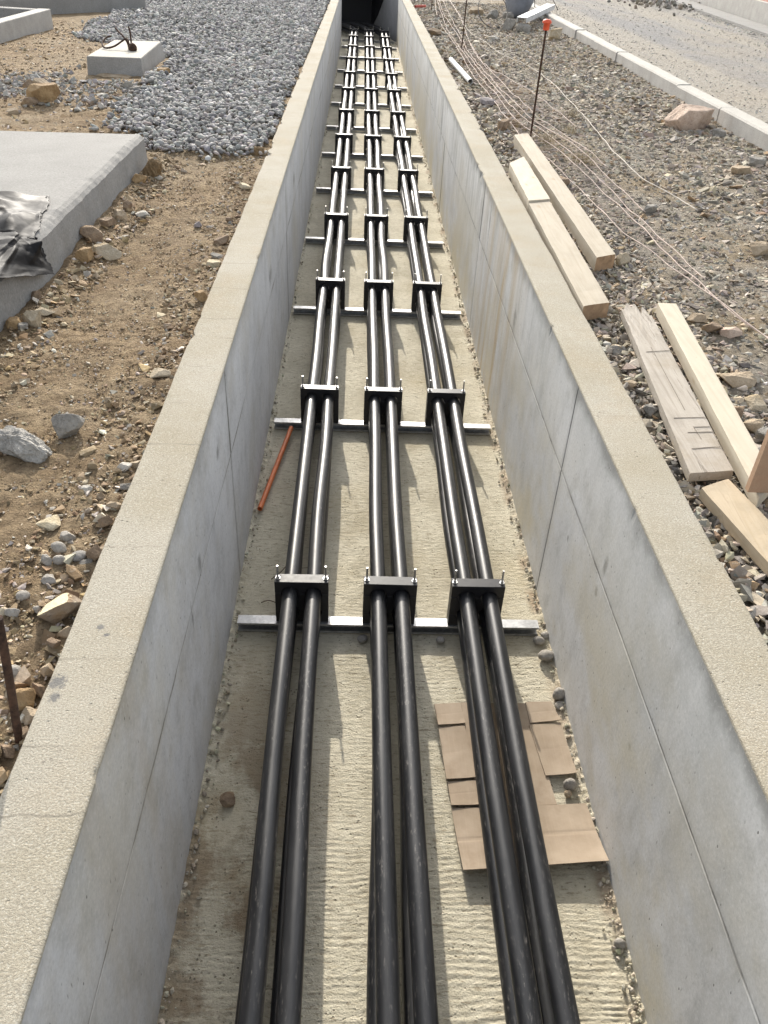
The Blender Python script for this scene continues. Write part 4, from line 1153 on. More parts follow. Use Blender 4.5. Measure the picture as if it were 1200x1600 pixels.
def rebar_stake(x, y, top, label, lean=(0, 0)):
    s = empty('rebar_stake', (x, y, 1.02))
    h = top - 1.02; pts = [Vector((lean[0] * t, lean[1] * t, h * t)) for t in np.linspace(0, 1, 60)]
    v, fc = tube_arrays(pts, [0.0095 + (0.0016 if k % 2 else 0) for k in range(60)], 10)
    make_mesh('rod', v, fc, M['rust'], s, True)
    prof = [(0.026, -.062), (0.029, -.054), (0.029, -.010), (0.040, -.008), (0.042, 0.0), (0.039, 0.013), (0.026, 0.023), (0.0, 0.027)]
    vv_ = []; n = 24
    for (rr_, z) in prof: vv_ += [(lean[0] + rr_ * math.cos(2 * math.pi * k / n), lean[1] + rr_ * math.sin(2 * math.pi * k / n), h + z) for k in range(n)]
    fc = [(i * n + k, i * n + (k + 1) % n, (i + 1) * n + (k + 1) % n, (i + 1) * n + k) for i in range(len(prof) - 1) for k in range(n)] + [tuple(range(n - 1, -1, -1))]
    make_mesh('safety_cap', vv_, fc, M['cap'], s, True)
    return tag(s, label, 'stake', 'rebar stakes holding the netting')
rebar_stake(1.676, 8.521, 2.130, 'dark rebar stake with a bright orange safety cap, nearest of the stakes', (0.006, 0.0))
rebar_stake(1.645, 15.18, 2.28, 'dark rebar stake in the netting, second along the right wall', (0.02, 0))
rebar_stake(1.597, 21.9, 2.25, 'dark rebar stake in the netting, farthest along the right wall', (0.0, 0))

tag(hollow_pipe('white_pipe', (1.315, 13.45, 1.20), (1.412, 11.62, 1.185), 0.034, 0.029, M['white']), 'short white plastic pipe lying on the rubble along the right wall', 'pipe')
tag(hollow_pipe('red_tube', (1.24, 22.4, 1.19), (1.50, 22.75, 1.18), 0.028, 0.022, M['redrod']), 'short red tube lying beside the far end of the right wall', 'pipe')

# metal channel resting on stones and kerb
def channel():
    P, Q = Vector((3.16, 18.60, 1.30)), Vector((4.20, 21.15, 1.38)); d = (Q - P).normalized(); s_ = d.cross(Vector((0, 0, 1))).normalized(); up = s_.cross(d)
    prof = [(-.10, 0), (.10, 0), (.10, .09), (.085, .09), (.085, .018), (-.085, .018), (-.085, .09), (-.10, .09)]
    prof = [(-.10, .075), (-.10, -.02), (-.088, -.02), (-.088, .062), (.088, .062), (.088, -.02), (.10, -.02), (.10, .075)]
    n = len(prof); v = [P + s_ * a + up * b_ for a, b_ in prof] + [Q + s_ * a + up * b_ for a, b_ in prof]
    fc = [(i, i + n, (i + 1) % n + n, (i + 1) % n) for i in range(n)] + [tuple(range(n)), tuple(range(2 * n - 1, n - 1, -1))]
    o = make_mesh('metal_channel', v, fc, M['alu'])
    tag(o, 'pale metal channel section lying across stones and the kerb', 'metal channel')
channel()
def barrel():
    prof = [(0.0, 0.0), (0.15, 0.0), (0.20, 0.02), (0.27, 0.16), (0.33, 0.34), (0.355, 0.50), (0.36, 0.62), (0.375, 0.63), (0.375, 0.66), (0.345, 0.66), (0.34, 0.5), (0.2, 0.06), (0.0, 0.05)]
    n = 40; v = []
    for rr_, z in prof: v += [(rr_ * math.cos(2 * math.pi * k / n), rr_ * math.sin(2 * math.pi * k / n), z) for k in range(n)]
    fc = [(i * n + k, i * n + (k + 1) % n, (i + 1) * n + (k + 1) % n, (i + 1) * n + k) for i in range(len(prof) - 1) for k in range(n)]
    o = make_mesh('plastic_tub', v, fc, M['bluegrey'], None, True)
    o.location = (3.50, 21.5, 1.15); o.rotation_euler = (0.06, 0.10, 0)
    tag(o, 'blue grey plastic tub standing on the rubble near the top of the photo', 'tub')
barrel()
pts = []
for k in range(49):
    a = 2 * math.pi * k / 48 * 0.94 + 1.8
    pts.append((2.66 + 0.30 * math.cos(a), 19.3 + 0.35 * math.sin(a) * 0.6 + 0.28 * math.sin(a), 1.42 + 0.27 * math.sin(a)))
tag(tube('wire_hoop', pts, 0.009, M['wire'], None, 8), 'loop of dark wire standing on the rubble left of the tub', 'wire')
pts = spline([(3.75, 20.6, 1.42), (3.85, 21.3, 1.62), (4.05, 21.6, 1.66), (4.25, 21.4, 1.55), (4.35, 21.0, 1.36)], 0.03)
tag(tube('bent_wire', pts, 0.009, M['wire'], None, 8), 'bent dark wire arching over the kerb right of the tub', 'wire')

# twigs on the trench floor and dry weeds by the nearest stake
for pts, label in [([(-0.440, 3.02, .012), (-0.40, 3.03, .018), (-0.345, 3.01, .012)], 'straight dry twig on the trench floor left of the nearest clamp'),
                   ([(-0.405, 3.20, .012), (-0.36, 3.25, .020), (-0.325, 3.33, .018), (-0.315, 3.40, .012)], 'curved dry twig on the trench floor beyond the straight one')]:
    tag(tube('twig', spline(pts, 0.01), 0.0028, M['twig'], None, 6), label, 'twig')
def weed(x, y, n, h, label, seed):
    r_ = np.random.default_rng(seed); v = []; fc = []
    for k in range(n):
        a = r_.uniform(0, 2 * math.pi); L = h * r_.uniform(.4, 1.1); lean = r_.uniform(.3, 1.2) * L; w = r_.uniform(.0012, .0026)
        bx, by = r_.normal(0, .05, 2); dx, dy = math.cos(a), math.sin(a)
        b0 = len(v)
        for t in np.linspace(0, 1, 5):
            c = (bx + dx * lean * t * t, by + dy * lean * t * t, L * t * (1 - .35 * t * t)); ww = w * (1 - t * .8)
            v += [(c[0] - dy * ww, c[1] + dx * ww, c[2]), (c[0] + dy * ww, c[1] - dx * ww, c[2])]
        fc += [(b0 + 2 * i, b0 + 2 * i + 1, b0 + 2 * i + 3, b0 + 2 * i + 2) for i in range(4)]
    o = make_mesh('dry_weed', v, fc, M['dry'])
    o.location = (x, y, float(ground_h(x, y)) + .01)
    tag(o, label, 'weed', 'dry weeds on the gravel')
weed(1.78, 8.25, 90, .16, 'tuft of dry weeds at the foot of the nearest capped stake', 1)
weed(1.98, 7.55, 110, .13, 'sprawling dry weeds in the netting nearer than the capped stake', 2)
weed(2.15, 8.9, 80, .12, 'low dry weeds right of the capped stake', 3)
weed(1.66, 8.9, 60, .14, 'dry weeds between the capped stake and the right wall', 4)
weed(2.35, 9.8, 70, .10, 'thin dry weeds behind the capped stake beside the cord', 5)

# ------------------------------------------------------------------ single rocks
ROCKS = [
 ('concrete_chunk', 'slab', -1.233, 2.543, 0.253, 0.125, 'large flat chunk of broken grey concrete on the dirt at the left edge'),
 ('boulder', 'grey', -1.102, 2.705, 0.125, 0.129, 'angular grey boulder sitting alone on the dirt beside the broken concrete chunk'),
 ('rock', 'split', -0.832, 1.709, 0.137, 0.121, 'big split rock with a pale flat top leaning against the left trench wall'),
 ('rock', 'pale', -1.487, 4.747, 0.19, 0.113, 'broad pale tan rock at the foot of the concrete slab'),
 ('rock', 'ochre', -1.573, 4.64, 0.094, 0.107, 'ochre lump of rock tucked left of the broad pale rock by the slab'),
 ('rock', 'brown', -1.62, 4.951, 0.135, 0.113, 'brown rock behind the broad pale rock touching the slab face'),
 ('rock', 'brown', -1.59, 5.228, 0.103, 0.082, 'pointed brown rock with a bright edge halfway along the slab foot'),
 ('rock', 'brown', -1.56, 5.633, 0.063, 0.092, 'upright brown rock near the middle of the slab foot'),
 ('rock', 'tan', -1.564, 5.419, 0.098, 0.084, 'tan rock between the pointed brown rock and the upright one by the slab'),
 ('rock', 'ochre', -1.62, 6.269, 0.11, 0.09, 'squarish ochre rock near the far corner of the slab'),
 ('clod', 'earth', -1.565, 6.458, 0.151, 0.218, 'tall crumbly clod of brown earth at the far corner of the slab'),
 ('rock', 'white', -1.442, 5.547, 0.1, 0.057, 'flat white stone in the dirt beside the slab'),
 ('stone', 'white', -1.523, 6.464, 0.066, 0.038, 'small flat pale stone beside the crumbly earth clod'),
 ('rock', 'pale', -1.57, 3.689, 0.101, 0.104, 'upright pale rock at the near foot of the slab'),
 ('rock', 'pale', -1.559, 3.837, 0.11, 0.053, 'long flat pale rock beside the upright pale one at the slab foot'),
 ('rock', 'ochre', -1.634, 3.654, 0.076, 0.062, 'ochre rock against the slab face at the left edge of the photo'),
 ('stone', 'grey', -1.586, 3.636, 0.059, 0.048, 'small grey stone in front of the upright pale rock at the slab'),
 ('stone', 'brown', -1.654, 4.044, 0.044, 0.067, 'brown stone leaning on the slab just under the plastic sheet'),
 ('pebble', 'purple', -1.044, 5.376, 0.053, 0.064, 'round purplish pebble alone in the middle of the dirt path'),
 ('stone', 'cream', -0.837, 4.664, 0.093, 0.048, 'cream yellow stone against the left trench wall'),
 ('stone', 'grey', -0.838, 4.796, 0.082, 0.045, 'grey stone just behind the cream yellow stone at the wall'),
 ('rock', 'brown', -0.846, 5.04, 0.103, 0.073, 'dark brown rock beside the left trench wall'),
 ('stone', 'brown', -0.862, 5.509, 0.042, 0.056, 'small brown stone stuck to the side of the left trench wall'),
 ('rock', 'ochre', -0.821, 4.129, 0.073, 0.079, 'orange ochre rock crumbling against the left trench wall'),
 ('rock', 'pale', -0.862, 3.227, 0.099, 0.051, 'low pale rock against the left trench wall'),
 ('stone', 'cream', -0.854, 6.332, 0.104, 0.052, 'flat cream stone near the wall just before the pebble bed'),
 ('clod', 'earth', -0.851, 7.359, 0.097, 0.097, 'brown earth clod where the pebble bed meets the left wall'),
 ('cobble', 'cobble', -0.929, 2.009, 0.056, 0.049, 'grey cobble at the back of the small cobble cluster by the left wall'),
 ('cobble', 'cobble', -0.943, 1.943, 0.039, 0.072, 'long grey cobble standing on the left of the cobble cluster'),
 ('cobble', 'cobble', -0.908, 1.95, 0.039, 0.043, 'round grey cobble in front of the cobble cluster'),
 ('cobble', 'cobble', -0.918, 2.068, 0.047, 0.047, 'lone grey cobble behind the cobble cluster by the flat square stone'),
 ('cobble', 'darkcobble', -0.855, 1.973, 0.051, 0.043, 'dark grey cobble at the right of the cobble cluster'),
 ('stone', 'grey', -0.826, 1.949, 0.043, 0.026, 'flattish grey stone right of the dark cobble'),
 ('stone', 'square', -1.001, 2.116, 0.082, 0.057, 'flat square cream stone lying on the dirt'),
 ('rock', 'brown', -0.805, 1.975, 0.056, 0.091, 'tall brown rock wedged against the left wall beside the cobbles'),
 ('rock', 'brown', -0.817, 2.147, 0.054, 0.059, 'brown rock against the left wall behind the tall wedged rock'),
 ('rock', 'tan', -0.813, 2.248, 0.052, 0.042, 'tan rock leaning on the left wall beyond the brown one'),
 ('stone', 'grey', -0.801, 2.364, 0.044, 0.038, 'grey stone at the wall edge beyond the tan rock'),
 ('stone', 'white', -0.934, 2.35, 0.04, 0.034, 'white round pebble in the dirt left of the wall'),
 ('rock', 'white', -0.832, 2.485, 0.055, 0.045, 'whitish broken stone close to the left wall'),
 ('cobble', 'cobble', -0.91, 1.857, 0.046, 0.042, 'squat grey cobble just behind the big split rock'),
 ('cobble', 'cobble', -0.964, 1.784, 0.041, 0.04, 'round pale cobble left of the big split rock'),
 ('cobble', 'cobble', -0.971, 1.711, 0.05, 0.045, 'oval grey cobble at the left edge of the photo'),
 ('cobble', 'cobble', -0.907, 1.734, 0.026, 0.053, 'grey cobble half hidden behind the big split rock'),
 ('rock', 'ochre', -0.831, 1.373, 0.064, 0.074, 'ochre rock with a sunlit flat top beside the rusty stake'),
 ('cobble', 'cobble', -0.892, 1.488, 0.044, 0.046, 'white smooth cobble behind the rusty stake'),
 ('cobble', 'cobble', -0.88, 1.444, 0.033, 0.034, 'small smooth cobble between the stake and the ochre rock'),
 ('rock', 'tan', -0.795, 1.335, 0.054, 0.055, 'slanted tan rock between the ochre rock and the wall'),
 ('rock', 'brown', -0.815, 1.229, 0.042, 0.046, 'brown rock at the foot of the rusty stake'),
 ('rock', 'tan', -0.794, 1.638, 0.046, 0.043, 'tan rock jammed along the wall below the big split rock'),
 ('rock', 'brown', -0.812, 1.579, 0.045, 0.051, 'brown rock along the wall below the jammed tan rock'),
 ('rock', 'tan', -0.806, 1.495, 0.043, 0.053, 'pale brown rock on the wall edge above the dark mark'),
 ('rock', 'brown', -0.801, 1.424, 0.04, 0.063, 'steep brown rock touching the wall beside the ochre rock'),
 ('stone', 'brown', -0.791, 1.286, 0.031, 0.04, 'brown pointed stone right of the stake foot'),
 ('pebble', 'grey', -0.801, 1.252, 0.018, 0.025, 'small grey pebble beside the stake foot'),
 ('rock', 'ochre', -3.181, 8.958, 0.326, 0.238, 'large ochre boulder near the concrete block'),
 ('rock', 'brown', -3.57, 9.733, 0.117, 0.134, 'brown rock behind the large ochre boulder on its left'),
 ('rock', 'tan', -3.451, 9.764, 0.182, 0.133, 'tan slab of rock behind the large ochre boulder'),
 ('rock', 'brown', -3.267, 8.871, 0.155, 0.107, 'brown rock in front of the large ochre boulder on the left'),
 ('stone', 'tan', -3.316, 8.509, 0.115, 0.074, 'tan stone lying left of the large ochre boulder'),
 ('rock', 'ochre', -2.35, 10.882, 0.149, 0.116, 'brown rock among the grey pebbles beside the concrete block'),
 ('stone', 'grey', -2.554, 9.878, 0.149, 0.099, 'pale grey stone in front of the concrete block'),
 ('stone', 'grey', -2.44, 9.713, 0.16, 0.081, 'second larger pale grey stone lying nearer than the block'),
 ('stone', 'white', -2.707, 9.422, 0.109, 0.071, 'flat white stone left of the pair before the block'),
 ('boulder', 'pink', 3.556, 9.324, 0.49, 0.306, 'large pinkish tan boulder against the kerb'),
 ('rock', 'grey', 3.761, 9.021, 0.165, 0.11, 'grey rock beside the large pinkish boulder'),
 ('rock', 'tan', 3.378, 7.405, 0.186, 0.106, 'flat tan rock near the kerb below the boulder'),
 ('rock', 'grey', 3.646, 7.743, 0.156, 0.097, 'grey rock near the kerb at the right edge'),
 ('rock', 'tan', 2.664, 5.215, 0.154, 0.116, 'pointed tan rock alone on the gravel at the right edge'),
 ('rock', 'brown', 1.876, 3.92, 0.098, 0.081, 'dark brown rock under the fallen netting'),
 ('rock', 'pink', 1.96, 3.879, 0.119, 0.081, 'pinkish rock right of the dark brown one under the netting'),
 ('rock', 'tan', 1.841, 4.049, 0.108, 0.076, 'tan rock left of the dark brown one under the netting'),
 ('rock', 'grey', 2.192, 6.154, 0.112, 0.086, 'grey rock alone in the middle of the gravel'),
 ('stone', 'pale', 1.665, 4.94, 0.092, 0.113, 'pale wedge shaped stone beside the end of the thick beam'),
 ('rock', 'brown', 1.652, 6.804, 0.131, 0.092, 'brown wedge of rock beside the far thick beam'),
 ('rock', 'tan', 1.794, 3.328, 0.18, 0.092, 'wide flat tan rock beside the pale plank'),
 ('rock', 'pale', 1.81, 3.134, 0.107, 0.082, 'pale angular rock at the right edge beside the wide flat one'),
 ('rock', 'brown', 1.666, 3.029, 0.099, 0.104, 'brown rock touching the edge of the pale plank'),
 ('rock', 'tan', 1.71, 2.939, 0.097, 0.09, 'tan rock below the pale angular rock at the right edge'),
 ('rock', 'grey', 1.722, 2.846, 0.067, 0.089, 'rounded grey rock at the right edge above the wood offcut'),
 ('pebble', 'cobble', 1.305, 2.134, 0.054, 0.038, 'smooth pale pebble between the short plank and the right wall'),
 ('pebble', 'darkcobble', 1.13, 1.846, 0.041, 0.052, 'dark grey pebble between the short plank and the wall'),
 ('stone', 'cream', 1.338, 3.44, 0.063, 0.052, 'yellowish stone between the right wall and the weathered plank'),
 ('stone', 'tan', 1.273, 3.3, 0.067, 0.062, 'tan stone just nearer than the yellowish one by the wall'),
 ('stone', 'grey', 1.309, 3.661, 0.092, 0.061, 'grey stone between the wall and the broken plank end'),
 ('stone', 'grey', 1.3, 3.036, 0.069, 0.071, 'grey stone beside the middle of the weathered plank'),
 ('stone', 'darkcobble', 1.271, 2.607, 0.067, 0.037, 'smooth grey stone beside the near end of the weathered plank'),
 ('rock', 'darkcobble', 1.266, 4.636, 0.071, 0.065, 'dark stone in the shade below the split beam end'),
 ('rock', 'ochre', 3.546, 21.542, 0.34, 0.261, 'mossy brown boulder beside the blue barrel'),
 ('rock', 'grey', 2.887, 20.785, 0.305, 0.234, 'pale grey rock left of the blue barrel'),
 ('rock', 'grey', 3.25, 20.822, 0.274, 0.202, 'grey rock right below the blue barrel'),
 ('rock', 'tan', 2.634, 21.831, 0.357, 0.21, 'tan rock left of the black hoop'),
 ('rock', 'grey', 2.964, 18.672, 0.301, 0.271, 'grey block of stone under the end of the metal channel'),
 ('rock', 'grey', 3.198, 18.435, 0.298, 0.209, 'rounded grey rock below the metal channel'),
 ('stone', 'white', 2.407, 16.871, 0.188, 0.109, 'bright white stone alone on the gravel near the hoop'),
 ('rock', 'pale', 3.59, 17.148, 0.28, 0.238, 'pale rock leaning near the kerb below the orange capped stake'),
 ('rock', 'brown', 1.47, 8.863, 0.138, 0.131, 'brown rock near the netting behind the thick beam'),
 ('rock', 'purple', 1.456, 10.129, 0.187, 0.115, 'purplish grey rock near the right wall behind the beams'),
 ('rock', 'brown', 1.616, 9.048, 0.127, 0.104, 'reddish brown rock between the netting and the orange capped stake'),
 ('rock', 'brown', 1.348, 17.126, 0.237, 0.165, 'dark clod beside the far end of the right wall'),
 ('pebble', 'darkcobble', 0.073, 2.76, 0.053, 0.044, 'small pebble beside the middle bundle under the nearest rail'),
 ('pebble', 'darkcobble', 0.452, 2.76, 0.044, 0.044, 'round pebble between the middle and right bundles under the nearest rail'),
 ('pebble', 'cobble', 0.935, 2.759, 0.06, 0.058, 'purplish pebble touching the right end of the nearest rail'),
 ('pebble', 'cobble', 0.974, 2.799, 0.048, 0.052, 'small pebble wedged between the nearest rail end and the wall'),
 ('pebble', 'cobble', 0.95, 2.65, 0.081, 0.076, 'round pale pebble below the right end of the nearest rail'),
 ('pebble', 'cobble', 0.966, 2.416, 0.059, 0.079, 'pale pebble by the right wall above the cardboard'),
 ('pebble', 'cobble', 0.964, 2.365, 0.053, 0.042, 'smaller pebble touching the pale one above the cardboard'),
 ('pebble', 'cobble', 0.918, 1.944, 0.058, 0.068, 'grey pebble beside the cut corner of the cardboard'),
 ('pebble', 'tan', 0.904, 1.914, 0.032, 0.039, 'small broken stone touching the pebble by the cardboard'),
 ('pebble', 'cobble', 0.962, 1.319, 0.045, 0.067, 'brownish pebble at the foot of the right wall nearest the viewer'),
 ('stone', 'brown', -0.453, 1.86, 0.064, 0.06, 'flat brown stone on the trench floor by the left wall'),
]
for i, (name, kind, x, y, w, hh, label) in enumerate(ROCKS):
    rr = np.random.default_rng(100 + i)
    in_trench = XL1 - .05 < x < XR1 + .02
    zb = 0.004 if in_trench else float(ground_h(x, y))
    decl = math.atan2(2.82 - zb - hh / 2, y)
    dep = w * rr.uniform(0.7, 0.95)
    h = max(0.36 * w, min(1.0 * w, (hh - 0.8 * dep * math.sin(decl)) / math.cos(decl)))
    if kind in ('white', 'cream', 'square') and name == 'stone': h = min(h, 0.4 * w)
    pebble = kind in ('cobble', 'darkcobble') or name == 'pebble'
    sub = 4 if w > 0.10 and not pebble else 3
    if pebble: V, F = chunk(rr, 3, 16, i % 2 == 0 and not in_trench, 0.10)
    else: V, F = chunk(rr, sub, int(rr.integers(8, 13)), True, 0.28 if kind == 'slab' else (0.30 if kind == 'earth' else 0.07))
    if kind == 'split':
        V = V.copy(); V[:, 2] = np.minimum(V[:, 2], 0.26 + 0.10 * V[:, 0] - 0.12 * V[:, 1]); h = 0.085; dep = 0.085
    if kind == 'square': h = 0.022
    if kind == 'slab': h = 0.095; dep = 0.15
    if kind == 'grey' and name == 'boulder': h = 0.115; dep = 0.11
    W = V * np.array([w, dep, h])
    o = make_mesh(name, W, F, M['r_' + kind], None, pebble or kind == 'earth')
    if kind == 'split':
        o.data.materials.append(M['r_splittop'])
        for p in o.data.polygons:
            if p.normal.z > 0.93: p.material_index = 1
    sink = 0.06 if in_trench else (0.24 if pebble else 0.18)
    o.location = (x, y + dep * 0.36, zb + h * (0.5 - sink))
    o.rotation_euler = (rr.normal(0, .06), rr.normal(0, .08), rr.uniform(-.35, .35) if kind not in ('split', 'slab') else (0.45 if kind == 'split' else -0.15))
    grp = 'loose pebbles on the trench floor' if in_trench else ('rocks and stones left of the trench' if x < 0 else 'rocks and stones right of the trench')
    tag(o, label, {'concrete_chunk': 'concrete', 'clod': 'earth clod'}.get(name, name if name in ('pebble', 'boulder', 'stone', 'cobble') else 'rock'), grp)

# ------------------------------------------------------------------ stuff nobody could count: pebble bed, gravel, grit
rng = np.random.default_rng(3)
def palette(n, cols, w, jit=0.12):
    c = np.array(cols)[rng.choice(len(cols), n, p=np.array(w) / sum(w))]
    return np.clip(c * (1 + rng.normal(0, jit, (n, 1))) * (1 + rng.normal(0, 0.03, (n, 3))), 0.02, 0.8)
def frustum(x, y): return (x > -0.95 - 0.37 * (y - 0.9)) & (x < 1.55 + 0.43 * (y - 1.5))

PEB1 = [chunk(rng, 2 if k < 0 else 1, 12, k % 3 == 0, 0.14) for k in range(24)]
# outline of the pebble bed (near edge against the dirt)
EDGE = np.array([(-5.5, 21.0), (-4.75, 19.0), (-4.62, 16.0), (-4.25, 14.3), (-3.55, 13.5), (-2.62, 12.4), (-2.50, 11.4), (-2.30, 9.4), (-2.36, 8.3), (-2.05, 7.75), (-1.80, 7.42), (-1.40, 7.38), (-1.10, 7.42), (-0.88, 7.62), (-0.76, 8.0)])
def in_bed(x, y):
    poly = np.vstack([EDGE, [(-0.76, 27), (-5.5, 27)]])
    inside = np.zeros(len(x), bool); j = len(poly) - 1
    for i in range(len(poly)):
        xi, yi = poly[i]; xj, yj = poly[j]
        c = ((yi > y) != (yj > y)) & (x < (xj - xi) * (y - yi) / (yj - yi + 1e-9) + xi); inside ^= c; j = i
    return inside
def bed(n, ylo, yhi, protos, smin, smax, seed, lift):
    x = rng.uniform(-5.4, XL0 - 0.01, n); y = rng.uniform(ylo, yhi, n)
    jx, jy = x + 0.3 * fbm(x * 3, y * 3, 3, 5) + rng.normal(0, .05, n), y + 0.4 * fbm(x * 2.3 + 9, y * 2.3, 3, 6) + rng.normal(0, .07, n)
    k = in_bed(jx, jy) & frustum(x, y) & ~((x > -3.34) & (x < -2.52) & (y > 10.3) & (y < 12.5)) & (x < XL0 - 0.02)
    x, y = x[k], y[k]; s = rng.uniform(smin, smax, len(x)) * rng.choice([1, 1, 1, 1.3], len(x))
    x = np.minimum(x, XL0 - s * 0.55)
    z = ground_h(x, y) + s * 0.18 + lift * rng.uniform(0, 1, len(x)) + 0.03 * fbm(x * 1.4, y * 1.4, 2, 14)
    return np.stack([x, y, z], 1), s
PC = [(0.235, 0.23, 0.222), (0.31, 0.303, 0.29), (0.165, 0.16, 0.155), (0.39, 0.38, 0.362), (0.28, 0.255, 0.22), (0.54, 0.52, 0.49)]
PW = [5, 5, 3, 3, 1, 0.6]
p1, s1 = bed(24000, 7.0, 12.0, PEB1, 0.026, 0.062, 1, 0.03)
p2, s2 = bed(42000, 11.8, 25.0, PEB1, 0.034, 0.072, 2, 0.04)
tag(scatter('pebble_bed', rng, PEB1, p1, s1, M['pebbles'], palette(len(p1), PC, PW, 0.16), True, 0.5, (0.3, 0.65)), 'bed of smooth grey river pebbles spread left of the trench', 'pebbles', kind='stuff')
tag(scatter('pebble_bed', rng, PEB1, p2, s2, M['pebbles'], palette(len(p2), PC, PW, 0.16), True, 0.5, (0.3, 0.65)), 'far part of the bed of grey river pebbles left of the trench', 'pebbles', kind='stuff')

GR = [chunk(rng, 2, 9, True) for _ in range(12)]; GR1 = [chunk(rng, 1, 8, True) for _ in range(12)]
def shard():
    V = rng.normal(size=(9, 3)); V /= np.linalg.norm(V, axis=1)[:, None]; V *= rng.uniform(.7, 1.0, (9, 1))
    bm_ = bmesh.new()
    for q in V: bm_.verts.new(q)
    bmesh.ops.convex_hull(bm_, input=bm_.verts)
    bm_.verts.ensure_lookup_table(); bm_.verts.index_update()
    W = np.array([v.co[:] for v in bm_.verts]); F = np.array([[v.index for v in f_.verts] for f_ in bm_.faces if len(f_.verts) == 3], dtype=np.int32)
    bm_.free(); lo = W.min(0); hi = W.max(0)
    return (W - (lo + hi) / 2) / (hi - lo), F
GR0 = [shard() for _ in range(40)]
def gravel(n, xr, yr, slo, shi, keep=None, sink=0.18, extra=None):
    x = rng.uniform(*xr, n); y = yr[0] + (yr[1] - yr[0]) * rng.uniform(0, 1, n) ** 1.15
    k = frustum(x, y)
    if keep is not None: k &= keep(x, y)
    x, y = x[k], y[k]; s = slo * (shi / slo) ** (rng.uniform(0, 1, len(x)) ** 1.9)
    z = ground_h(x, y) + s * (0.42 - sink - 0.2)
    if extra is not None: z = z + extra(x, y)
    return np.stack([x, y, z], 1), s
GC = [(0.33, 0.29, 0.235), (0.39, 0.34, 0.265), (0.29, 0.265, 0.23), (0.23, 0.21, 0.185), (0.45, 0.385, 0.28), (0.54, 0.50, 0.43), (0.27, 0.195, 0.12), (0.31, 0.26, 0.205)]
GW = [5, 4, 4, 3, 3, 1.2, 2, 3]
pile = lambda x, y: 0.030 * np.clip(1 - (x - XR0) / 0.55, 0, 1) * rng.uniform(0, 1, len(x))
sets = [gravel(9000, (XR0 + 0.012, 1.85), (1.3, 8.0), 0.013, 0.062, extra=pile),
        gravel(2300, (XR0 + 0.02, 1.75), (1.3, 10.0), 0.035, 0.075, extra=pile),
        gravel(34000, (1.4, 4.0), (2.2, 9.0), 0.007, 0.042, sink=.2), gravel(2600, (1.4, 3.95), (2.2, 10.0), 0.03, 0.075, sink=.2)]
P_ = np.concatenate([a for a, _ in sets]); S_ = np.concatenate([b_ for _, b_ in sets])
P_[:, 0] = np.maximum(P_[:, 0], XR0 + 0.008 + S_ * 0.55)
tag(scatter('crushed_gravel', rng, GR0, P_, S_, M['gravel'], palette(len(P_), GC, GW, 0.18), False, 0.45, (0.22, 0.62)), 'broken gravel and rubble covering the ground right of the trench', 'gravel', kind='stuff')
sets = [gravel(34000, (1.2, 3.95), (8.8, 25.0), 0.016, 0.075, sink=.2), gravel(1600, (1.2, 2.0), (9, 25), 0.06, 0.14), gravel(1500, (2.6, 3.95), (6, 22), 0.05, 0.12)]
P_ = np.concatenate([a for a, _ in sets]); S_ = np.concatenate([b_ for _, b_ in sets])
tag(scatter('crushed_gravel', rng, GR0, P_, S_, M['gravel'], palette(len(P_), GC, GW, 0.18), False, 0.4, (0.2, 0.55)), 'far stretch of broken gravel and rubble between the trench and the kerb', 'gravel', kind='stuff')

DC = [(0.30, 0.225, 0.14), (0.41, 0.335, 0.235), (0.22, 0.155, 0.09), (0.56, 0.51, 0.43), (0.32, 0.29, 0.25), (0.34, 0.245, 0.135)]
DW = [6, 4, 6, 1.3, 2, 2]
notslab = lambda x, y: ((x > -1.64) | (y > 6.95)) & ~in_bed(x, y) & (x < XL0 - 0.015) & ~((x > -3.4) & (x < -2.5) & (y > 10.4) & (y < 12.5))
nearw = lambda x, y: notslab(x, y) & (x > XL0 - 0.26 - 0.25 * np.clip(2.2 - y, 0, 1) + 0.06 * fbm(x * 4, y * 4, 2, 3)) & (y < 8)
foot = lambda x, y: notslab(x, y) & (x < -1.42 + 0.12 * fbm(x * 3, y * 3, 2, 7)) & (y < 7.2)
hw = lambda x, y: notslab(x, y) & (y > 8.4) & (y < 11.6) & (x > -4.4 + 0.3 * vnoise(x * 3, y * 3, 4)) & (np.abs(y - 9.9 - 0.4 * (x + 3.2) * 0.3) < 0.75 + 0.8 * fbm(x * 2, y * 2, 3, 19) + rng.normal(0, .2, len(x)))
sets = [gravel(30000, (-2.0, XL0 - 0.01), (1.0, 7.6), 0.005, 0.020, notslab), gravel(260, (-1.6, XL0 - 0.01), (1.0, 4.0), 0.03, 0.07, nearw, 0.12), gravel(5200, (-1.3, XL0 - 0.01), (1.0, 7.6), 0.010, 0.038, nearw, 0.12),
        gravel(2600, (-1.66, -1.3), (1.0, 7.0), 0.012, 0.055, foot, 0.05), gravel(9000, (-6.5, XL0 - 0.01), (7.0, 16.5), 0.018, 0.07, notslab, 0.25)]
P_ = np.concatenate([a for a, _ in sets]); S_ = np.concatenate([b_ for _, b_ in sets])
P_[:, 0] = np.minimum(P_[:, 0], XL0 - 0.006 - S_ * 0.55)
tag(scatter('dirt_stones', rng, GR0, P_, S_, M['gravel'], palette(len(P_), DC, DW, 0.16), False, 0.35, (0.22, 0.6)), 'small stones and crumbs of earth scattered on the brown dirt left of the trench', 'stones', kind='stuff')
a_, b_ = gravel(4500, (-5.0, -2.4), (8.4, 12.2), 0.03, 0.085, hw, 0.1)
